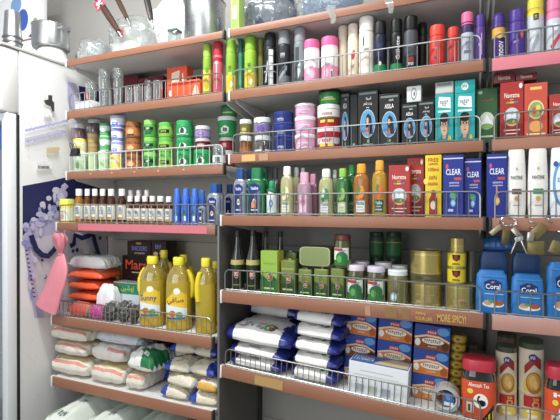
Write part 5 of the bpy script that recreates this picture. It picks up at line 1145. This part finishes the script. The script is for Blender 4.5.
# a square tin lying on the others, its end to the front
Y = SH['M5'][1] + .022; X0, X1 = PX(299.5, Y), PX(330, Y); zt = max(t1['top'], t2['top'], t3['top']) + .0008; hh = PZ(247, (X0 + X1) / 2, Y) - zt
t = thing('oil_tin', 'large square green oil tin lying on its side across the front tins', 'tin', ((X0 + X1) / 2, Y, zt), 0, 'green olive oil tins')
def lying(y0, y1, k, m, name):
    w = (X1 - X0) / 2 * k; mb = MB(); vs = []; N = 32
    for yy in (y0, y1):
        for j in range(N):
            a, b = sup(2 * pi * j / N, 6, w, hh / 2 * k); vs.append((a, yy, b + hh / 2))
    fs = [tuple(range(N)), tuple(range(2 * N - 1, N - 1, -1))] + [(j, N + j, N + (j + 1) % N, (j + 1) % N) for j in range(N)]
    return mb.add(vs, fs, m).build(name, t)
lying(.003, .10, .985, P('#66762f', .35, .25), 'body')
lying(0, .003, 1.0, P('#a6a878', .3, .5), 'rim')
lying(-.0008, .0004, .93, P('#7c8a52', .32, .4), 'end_plate')
def pick(pl, pr, pt, label, lid, green=True, dy=0, on=None, S='M5', body=None, **k):
    p = [('r', -.95, .0, .95, .98, '#dfe6dc'), ('r', -.95, .0, .95, .3, '#3a7a3c'), ('e', .1, .42, .75, .34, '#2f7a3c'), ('e', -.2, .35, .3, .2, '#57ae4a'), ('r', -.9, .82, .2, .96, '#c23a2c'), ('s', 6, .1, .80, .9, .12, '#3a5a9a'), ('r', -.95, .0, .95, .07, '#2f7a3a')] if green else [('e', -.35, .3, .35, .25, '#9fc0dc'), ('e', -.35, .3, .2, .14, '#e6eef4')]
    return G(S, pl, pr, pt, 'pickle', 'pickle_jar', label, 'jar', body or clear('#8a8048', .7, .06, .4, '#5c5a2c'), lid, dy=dy, on=on, group='pickle jars', pr_=p, lab=(.08, .62), labw=1.9, turn=.1, bands=k.pop('bands', ()), **k)
pick(346.5, 365.5, 264.5, 'pickle jar with white green label and pale violet lid, left of the two', P('#d8ccd8', .4))
pick(366.5, 386, 266, 'pickle jar with white green label and pale violet lid, right of the two', P('#cfc6dc', .4))
oj = pick(387, 408.5, 269.5, 'jar of green olives with a white lid beside the gold cans', P('#dfe6e8', .35), green=False, body=P('#6d6a34', .3, vary=.3, scale=90, bump=.4, coat=.8))
r1 = pick(352.5, 370, 261, 'white lidded jar in the second row behind the violet lidded pair', P('#d3cfd4', .4), dy=.068)
r2 = pick(374, 393, 262, 'white lidded jar in the second row, left of the olives lid', P('#d6d8da', .4), dy=.068)
r3 = pick(391, 409, 265, 'white lidded jar in the second row right behind the olives jar', P('#cfd4d6', .4), dy=.07, green=False, body=P('#6d6a34', .3, vary=.3, scale=90))
pick(333.5, 351.5, 234.5, 'pickle jar with brown red lid standing on the green tins', P('#7a3426', .35), on=t3, Y=t3['Y'] + .005)
DJ = 'dark green jars at the back'
for i, (a, b) in enumerate(((369, 384.5), (385.5, 402))):
    o = G('M5', a, b, 0, 'pickle', 'dark_jar', 'dark green lidded jar low at the back, hidden behind the pickle jars', 'jar', '#2f4a30', '#24382a', dy=.19, h=.135, group='hidden dark jars')
    G('M5', a, b, 232, 'pickle', 'dark_jar', 'dark green jar with a yellow line at the back, %s of the upper two' % ('left' if i == 0 else 'right'), 'jar', '#33503a', '#2a3c2e', on=o, group=DJ, bands=[(.1, .6, '#2c6a3c'), (.56, .62, '#b8a83e')])
GOLD = P('#b9a55c', .3, .75); GOLDL = P('#cdbd7c', .28, .7)
g1 = G('M5', 409.5, 443, 281, 'food', 'food_can', 'large gold food can, lower one of the pair right of the olives', 'can', GOLD, group='gold food cans', bands=[(.1, .14, GOLDL), (.5, .53, GOLDL), (.86, .9, GOLDL)], pr_=[('e', .2, .5, .4, .3, '#a08a52'), ('r', -.8, .1, -.2, .4, '#a3945a')])
G('M5', 409.5, 443, 250, 'food', 'food_can', 'large gold food can, upper one of the pair, with a dark band near its base', 'can', GOLD, on=g1, group='gold food cans', bands=[(.04, .28, '#5a5434'), (.28, .31, GOLDL), (.86, .9, GOLDL)], pr_=[('r', -.85, .0, -.3, .18, '#46421f'), ('r', -.1, .0, .4, .2, '#6b6440'), ('p', [(-.9, .84), (-.75, .84), (-.75, .92), (-.9, .9)], '#6a4a2a')])
g2 = G('M5', 444, 475.5, 282.5, 'food', 'food_can', 'wide gold food can carrying the small yellow cans', 'can', GOLD, group='gold food cans', bands=[(.12, .16, GOLDL), (.84, .88, GOLDL)], pr_=[('e', 0, .5, .6, .25, '#a89258'), ('e', .3, .4, .3, .15, '#8f6a48')])
ye = '#e2c81e'
o = g2
for p, n in ((267, 'lower'), (251.5, 'upper')):
    o = G('M5', 447, 466, p, 'food', 'yellow_can', '%s of the two small yellow cans with a dark red emblem' % n, 'can', P('#b7a552', .3, .6), on=o, Y=g2['Y'] - .012, group='small yellow cans', bands=[(.1, .9, ye)], pr_=[('p', [(-.5, .55), (-.6, .9), (.6, .9), (.5, .55), (0, .4)], '#3a1c16'), ('e', 0, .66, .3, .2, '#8c2a1e'), ('s', 12, 0, .2, 1.1, .16, '#3a2a14')], lab=(.08, .92))
G('M5', 448.5, 465.5, 238, 'food', 'yellow_can', 'plain gold small can topmost over the two yellow cans', 'can', GOLD, on=o, group='small yellow cans', bands=[(.4, .45, GOLDL)])
G('M5', 466.5, 476, 251, 'food', 'dark_can', 'dull dark can standing behind and right of the yellow cans', 'can', P('#5d5a4e', .4, .4), on=g2, Y=g2['Y'] + .028)
# ---------------------------------------------------------------- row 5, right: blue pouches
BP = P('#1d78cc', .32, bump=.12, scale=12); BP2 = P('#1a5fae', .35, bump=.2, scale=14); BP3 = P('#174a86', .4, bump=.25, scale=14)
def coral(pl, pr, pt, label, dy=0, S='R5', **k):
    return G(S, pl, pr, pt, 'brick', 'milk_powder_pouch', label, 'pouch', BP, BP, sy=.42, n=5, dy=dy, group='blue milk powder pouches', lab=(.05, .93), labw=1.8, seg=36,
             pr_=[('p', [(-.46, .57), (.62, .57), (.70, .77), (.25, .85), (-.1, .85), (-.54, .77)], '#22306e'), ('t', 'Coral', .08, .665, 1.0, .135, '#f2f5fa'), ('s', 3, .08, .78, .25, .05, '#e8c9a8'), ('r', -.5, .46, .8, .48, '#a8d0ee'), ('e', .1, .2, .75, .085, '#e8e6de'), ('e', -.25, .24, .3, .07, '#c9a080'), ('e', .45, .24, .34, .07, '#b9542c'), ('e', .0, .27, .25, .04, '#6a9a5a'), ('r', -.9, .93, .9, .96, '#3f92dc')], **k)
coral(475.5, 508, 270, 'blue pouch with white lettering at the gap between the bays', S='M5')
coral(510.5, 544, 274, 'blue pouch with white lettering, middle one in the right bay')
coral(545.5, 580, 262, 'blue pouch with white lettering cut by the right photo edge')
def plain(pl, pr, pt, label, m, dy, on=None, Y=None, h=None):
    return G('R5', pl, pr, pt, 'brick', 'milk_powder_pouch', label, 'pouch', m, m, sy=.36, n=5, dy=dy, on=on, Y=Y, h=h, group='blue milk powder pouches', seg=36)
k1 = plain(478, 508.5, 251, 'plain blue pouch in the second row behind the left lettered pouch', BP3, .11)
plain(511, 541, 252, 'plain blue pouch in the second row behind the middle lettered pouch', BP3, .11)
bag('R5', 483, 513, k1['top'] - SH['R5'][0] - .0015, .05, .07, 'folded_pouch', 'folded blue pouch lying on the second row pouch below the padlocks', 'pouch', [P('#1f5fa8', .35, bump=.2)], Y=k1['Y'] + .004, wr=.2, seed=140, q=.35, rz=-.0)

# ---------------------------------------------------------------- row 6, middle: sugar bags, cake mixes
SW = P('#e9e7e4', .45, bump=.22, scale=20); SB = P('#232f86', .3, bump=.25, scale=20)
SG = 'white sugar bags with blue ends'
def sugar(pl, pr, zb, h, dep, dy, label, seed, rz=0, group=SG, pr_=None, left=.80, right=.62):
    return bag('M6', pl, pr, zb, h, dep, 'sugar_bag', label, 'bag', [SW, SB], zones=lambda u, v: 1 if (u > right + .05 * math.sin(5 * v) or u < -left + .04 * math.sin(6 * v)) else 0, dy=dy, rz=rz, group=group, wr=.2, seed=seed, q=.36,
               pr_=pr_ if pr_ is not None else [('s', 5, -.1, .16, .45, .09, '#5a6a9a'), ('r', -.55, .10, -.3, .12, '#9aa0b0')])
big = [('s', 4, -.35, .22, .3, .14, '#7a80a0'), ('r', -.65, .15, -.5, .19, '#d8584a'), ('e', .3, .24, .18, .10, '#3f7a3e'), ('e', .22, .18, .1, .07, '#6aa85a'), ('e', .36, .17, .1, .05, '#8a3a30'), ('s', 5, .02, .17, .22, .07, '#2c3f8c'), ('r', -.1, .33, .1, .35, '#d8584a')]
sugar(230, 283, 0, .042, .17, .0, 'lowest sugar bag of the left stack behind the wire guard', 201)
sugar(229, 285, .0435, .042, .17, .0, 'second sugar bag of the left stack, under the plump top one', 202)
sugar(224, 291, .087, .082, .20, .0, 'plump topmost sugar bag of the left stack with green picture print', 203, pr_=big, left=.78, right=.66)
for k in range(2): sugar(243, 296, .074 * k, .073, .13, .205, 'sugar bag of the rear left stack, hidden below its top bag', 210 + k, group='hidden sugar bags', pr_=[])
sugar(243, 297, .148, .07, .13, .205, 'topmost sugar bag of the rear left stack, near the shelf above', 214, pr_=[])
nm = ['lowest', 'second from bottom', 'third from bottom', 'fourth from bottom', 'topmost']
for k in range(5):
    sugar(291 + (1 if k % 2 else 0), 339 + (2 if k > 2 else -1), .0520 * k, .0505, .17, .0 + .004 * (k % 2), '%s sugar bag of the right stack beside the cake mix boxes' % nm[k], 220 + k, right=.55, left=.9, pr_=[('r', -.45, .14, -.1, .17, '#8f96ac'), ('s', 5, -.05, .24, .4, .07, '#5a6a9a'), ('e', .3, .2, .12, .06, '#4f8a4a')])
for k in range(4): sugar(302, 341, .057 * k, .0555, .12, .205, 'sugar bag of the rear right stack, hidden below its top bag', 230 + k, group='hidden sugar bags', pr_=[])
sugar(302, 341, .228, .036, .12, .205, 'topmost sugar bag of the rear right stack, near the shelf above', 236, pr_=[])

CM = 'blue and orange cake mix boxes'
def cake(pl, pr, h, label, on=None, dy=.10, kind=0):
    low = '#d87a2c' if kind == 0 else '#8a4a2c'
    return B('M6', pl, pr, 0, 'cake_mix_box', label, 'box', '#27469a', dep=.15, dy=dy, h=h, on=on, group=CM, side=[('r', -.98, .02, .98, .5, low), ('r', -.98, .5, .98, .98, '#2a4aa6')],
        pr_=[('r', -.98, .02, .98, .98, '#2a4ea8'), ('e', .6, .8, .35, .16, '#5a9ade'), ('p', [(-.98, .02), (.98, .02), (.98, .40), (.4, .56), (-.3, .58), (-.98, .44)], low), ('p', [(-.98, .42), (-.3, .55), (.4, .53), (.98, .37), (.98, .44), (.4, .61), (-.3, .63), (-.98, .5)], '#efc79a'), ('e', .75, .22, .2, .16, '#b4501e' if kind == 0 else '#5c2c1a'), ('e', -.8, .28, .16, .15, '#e6e2dc'),
             ('e', 0, .73, .34, .10, '#c03a3a'), ('s', 5, 0, .73, .5, .09, '#f0e8e8'), ('e', .05, .38, .62, .13, '#efe2cc'), ('s', 8, .05, .38, .95, .13, '#4a3a5e'), ('s', 7, .05, .16, .5, .07, '#fbe8cc')])
def column(pl, pr, names, kinds, dy):
    o = None
    for n, k in zip(names, kinds): o = cake(pl, pr, .0845, n, o, dy, k)
    return o
column(343.5, 374, ['bottom cake mix box of the left column, behind the white carton', 'middle cake mix box of the left column', 'top cake mix box of the left column beside the sugar bags'], (0, 1, 0), .11)
column(375.5, 410, ['bottom cake mix box of the middle column, behind the white carton', 'middle cake mix box of the middle column', 'top cake mix box of the middle column'], (0, 0, 0), .105)
column(411.5, 447.5, ['bottom cake mix box of the right column', 'middle cake mix box of the right column', 'top cake mix box of the right column, chocolate brown picture'], (0, 0, 1), .075)
B('M6', 347.5, 408, 368, 'cake_mix_carton', 'large pale carton lying in front of the cake mix boxes, back turned out', 'carton', '#dfe4ea', dep=.085, h=.112, dy=.0, flap=P('#3a62ae', .4), pr_=[('r', -.98, .02, .98, .98, '#e4e8ec'), ('r', -.6, .74, .5, .77, '#b9c2cc'), ('r', -.8, .62, .7, .64, '#c4ccd4'), ('r', -.8, .55, .6, .57, '#c4ccd4'), ('r', -.75, .1, -.45, .34, '#aeb8c4'), ('r', -.3, .1, 0, .34, '#bcc6b4'), ('r', .15, .1, .45, .34, '#aeb8c4')],
  top=[('p', [(-.2, .1), (.95, .1), (.95, .8), (.4, .9), (.0, .5)], '#c9b48a'), ('s', 8, -.55, .5, .7, .4, '#dfe8f4')], side=[('r', -.98, .02, .98, .98, '#c9d4e2')])
# roll of tape standing behind the guard, with a small blue packet
Yt = SH['M6'][1] + .052; X = PX(446, Yt); R = 14 / FPX * ZC(X, Yt) * math.cos(math.atan(166 / FPX))
t = thing('tape_roll', 'large roll of clear tape standing upright at the right end of the guard', 'tape', (X, Yt, SH['M6'][0] + R + .0005))
def rollring(r0, r1, y0, y1, m, name):
    N = 40; vs = []
    for yy in (y0, y1):
        for rr in (r0, r1):
            for k in range(N): vs.append((rr * math.sin(2*pi*k/N), yy, rr * math.cos(2*pi*k/N)))
    f = []
    for k in range(N):
        j = (k + 1) % N
        f += [(k, j, N + j, N + k), (2*N + k, 3*N + k, 3*N + j, 2*N + j), (N + k, N + j, 3*N + j, 3*N + k), (k, 2*N + k, 2*N + j, j)]
    MB().add(vs, f, m).build(name, t)
rollring(R * .80, R, -.022, .022, clear('#e8ecea', .55, .1, .4, '#d5dad8'), 'tape')
rollring(R * .72, R * .795, -.023, .023, P('#cfc9ba', .5), 'cardboard_core')
X2 = PX(449, Yt + .0); zz = SH['M6'][0] + R * .28 + .001
t = thing('blue_packet', 'small blue packet lodged inside the ring of clear tape', 'packet', (X2, Yt, SH['M6'][0] + R * .36))
MB().box(-.017, .017, -.012, .012, 0, .045, P('#2f6fc0', .35, bump=.2), .004).build('packet_body', t)
MB().prints([('r', -.8, .1, .8, .35, '#d8e4ee'), ('e', 0, .7, .6, .2, '#6aa6e0')], flat(-.012), .034, .045, cols=1).build('front_print', t)
# yellow tins
o = None
for k in range(8):
    o = G('M6', 446.5, 464, 0, 'food', 'yellow_tin', '%s flat yellow tin from the top of the stack left of the red lidded jar' % ORD[7 - k], 'tin', P('#8f7a30', .35, .5), on=o, dy=.10, h=.0283, group='stacked yellow tins', bands=[(.16, .84, '#b9962c')], pr_=[('e', 0, .5, .3, .2, '#7a5a1c'), ('r', -.8, .35, -.3, .6, '#e0c44a')], lab=(.1, .9), turn=0)
# red lidded jars of tea
def tea(S, pl, pr, pt, label, dy=.0, txt='Alwazah Tea', zoff=0):
    return G(S, pl, pr, pt, 'tea', 'tea_jar', label, 'jar', clear('#2c2422', .82, .05, .4, '#1c1716'), P('#c2273a', .35), sy=.85, n=3.2, dy=dy, group='red lidded tea jars', seg=32, lab=(.03, .66), labw=1.75, bands=[(.03, .66, '#e4502c')],
             pr_=[('t', txt, 0, .90, 1.35, .11, '#f6f0e8'), ('e', .12, .48, .48, .20, '#f4efe8'), ('e', .2, .43, .26, .085, '#1d1a1a'), ('p', [(-.12, .42), (-.02, .40), (.02, .56), (.1, .58), (.1, .62), (-.04, .62), (-.1, .54)], '#1d1a1a'), ('e', -.55, .72, .2, .07, '#f0d23a'), ('r', -.8, .14, -.3, .42, '#cfc6b4'), ('r', -.7, .18, -.55, .36, '#4a3a30'), ('p', [(.2, .0), (.98, .0), (.98, .42)], '#2a2422'), ('p', [(.45, .03), (.95, .03), (.95, .26), (.7, .18)], '#e8d02c')], turn=0, zoff=zoff)
tea('R6', 461.5, 496.5, 357.5, 'large jar of loose tea with a red lid and orange swan label', zoff=.0035)
G('M6', 465.5, 483, 338, 'canister', 'canister', 'tall canister with dark lid behind the jar of loose tea', 'canister', '#c9b9a0', '#3f4a32', dy=.115, group='tall canisters', bands=[(.5, .8, '#a8443c')], turn=0)
oats = [('r', -1., .02, 1., .3, '#e0c84a'), ('p', [(-.9, .62), (.2, .92), (.9, .8), (.9, .55), (.1, .68), (-.9, .42)], '#a8302c'), ('e', 0, .84, .45, .09, '#3a3f8c'), ('s', 4, 0, .84, .5, .07, '#f0e8e0'), ('e', .1, .24, .85, .26, '#a8742f'), ('e', .1, .27, .7, .2, '#c9983f'), ('e', .0, .28, .35, .14, '#d8ac5c'), ('e', .3, .2, .25, .1, '#e0bc7a')]
low = [('r', -1., .5, 1., .98, '#c23030'), ('r', -1., .02, 1., .45, '#e4cf3a'), ('e', .3, .62, .4, .14, '#e8b070'), ('e', .3, .62, .25, .09, '#a84a2c'), ('t', '20', .3, .85, .6, .12, '#f0d84a'), ('e', -.4, .35, .3, .1, '#f0e8b0'), ('r', -.5, .05, .5, .2, '#e8e4d4')]
def cans2(pl, pr, pmid, ptop, who):
    o = G('R6', pl, pr, pmid, 'food', 'oat_can', 'lower red and yellow can of the %s canister column' % who, 'can', P('#d8cfa8', .35, .2), dy=.075, group='oat canisters', bands=[(.04, .96, '#d9cfae')], pr_=low, lab=(.04, .96), turn=.05)
    return G('R6', pl, pr, ptop, 'canister', 'canister', 'tall upper canister with dark green lid, %s column right of the tea jar' % who, 'canister', P('#d8cdb0', .4), P('#3c4a30', .3, coat=.4), on=o, group='oat canisters', bands=[(.02, .86, '#d9cfb4')], pr_=oats, lab=(.03, .86), turn=.05)
c1 = cans2(495.5, 517.5, 390, 345, 'left')
c2 = cans2(518.5, 544.5, 391, 341, 'middle')
tea('R6', 544.5, 580, 365, 'jar of loose tea with a red lid cut by the right photo edge', txt='KI')
for i, (a, b, who) in enumerate(((497, 517, 'left'), (520, 544, 'right'))):
    o = G('R6', a, b, 0, 'food', 'dark_can', 'dark lidded can hidden at the back behind the canisters', 'can', P('#6a5f4a', .4, .4), dy=.20, h=.14, group='dark cans at the back')
    G('R6', a, b, 333 if i == 0 else 339, 'canister', 'canister', 'dim canister at the back of the lowest right shelf, %s of two' % who, 'canister', '#7a6248', '#3a3a34', on=o, group='dark canisters at the back')
G('M6', 459, 477, 331, 'canister', 'canister', 'dull gold canister at the back above the yellow tins', 'canister', P('#8a7a50', .4, .4), P('#5a4a2c', .4), dy=.20)

# the lowest middle shelf sags to the right: it and all that stands on it lean with it
from mathutils import Matrix
PV = Vector((BX['M'][0], 0, SH['M6'][0])); ANG = math.atan(.047 / .926)
RM = Matrix.Translation(PV) @ Matrix.Rotation(ANG, 4, 'Y') @ Matrix.Translation(-PV)
bpy.context.view_layer.update()
for o in list(C.objects):
    if o.parent is None and 'label' in o and o.name.split('.')[0] not in ('back_panel', 'side_panel', 'shelf_upright', 'display_fridge'):
        x, y, z = o.location
        if BX['M'][0] - .01 < x < BX['M'][1] + .03 and SH['M6'][0] - .01 < z < SH['M5'][0] - .05 and 'right shelf' not in o['label'] and o.get('group') not in ('oat canisters', 'dark cans at the back', 'dark canisters at the back'):
            lift = 0 if o.name.split('.')[0] in ('shelf', 'wire_guard') else .0012
            o.matrix_world = Matrix.Translation((0, 0, lift)) @ RM @ o.matrix_basis
# ================================================================== CAMERA AND LIGHT
cam = bpy.data.cameras.new('camera'); co = bpy.data.objects.new('camera', cam); C.objects.link(co)
cam.sensor_width = 36; cam.lens = 36 * FPX / 560; cam.clip_start = .02
co.location = (0, CAMY, EYE); co.rotation_euler = (pi / 2 - 2 / FPX, 0, YAW)
bpy.context.scene.camera = co
w = bpy.data.worlds.new('shop_daylight'); bpy.context.scene.world = w; w.use_nodes = True
bg = w.node_tree.nodes['Background']; bg.inputs[0].default_value = (.93, .97, 1, 1); bg.inputs[1].default_value = .5
def area(name, loc, rot, sx, sy, e, col=(1, 1, 1)):
    l = bpy.data.lights.new(name, 'AREA'); l.shape = 'RECTANGLE'; l.size = sx; l.size_y = sy; l.energy = e; l.color = col
    o = bpy.data.objects.new(name, l); C.objects.link(o); o.location = loc; o.rotation_euler = rot
    return o
# two ceiling tubes over the aisle and daylight from the shop door on the left
area('ceiling_tube', (-1.2, -.75, 2.92), (0, 0, 0), 1.3, .12, 46, (.98, 1, .97))
area('ceiling_tube', (.6, -1.3, 2.94), (0, 0, 0), 1.3, .12, 14, (.98, 1, .97))
area('doorway_daylight', (-1.1, -3.0, 1.9), (math.radians(78), 0, math.radians(-8)), 1.6, 2.0, 34, (.95, .98, 1))
sc = bpy.context.scene
sc.cycles.transparent_max_bounces = 32
sc.view_settings.view_transform = 'Standard'
sc.view_settings.look = 'None'
sc.view_settings.gamma = 1
sc.view_settings.exposure = 0
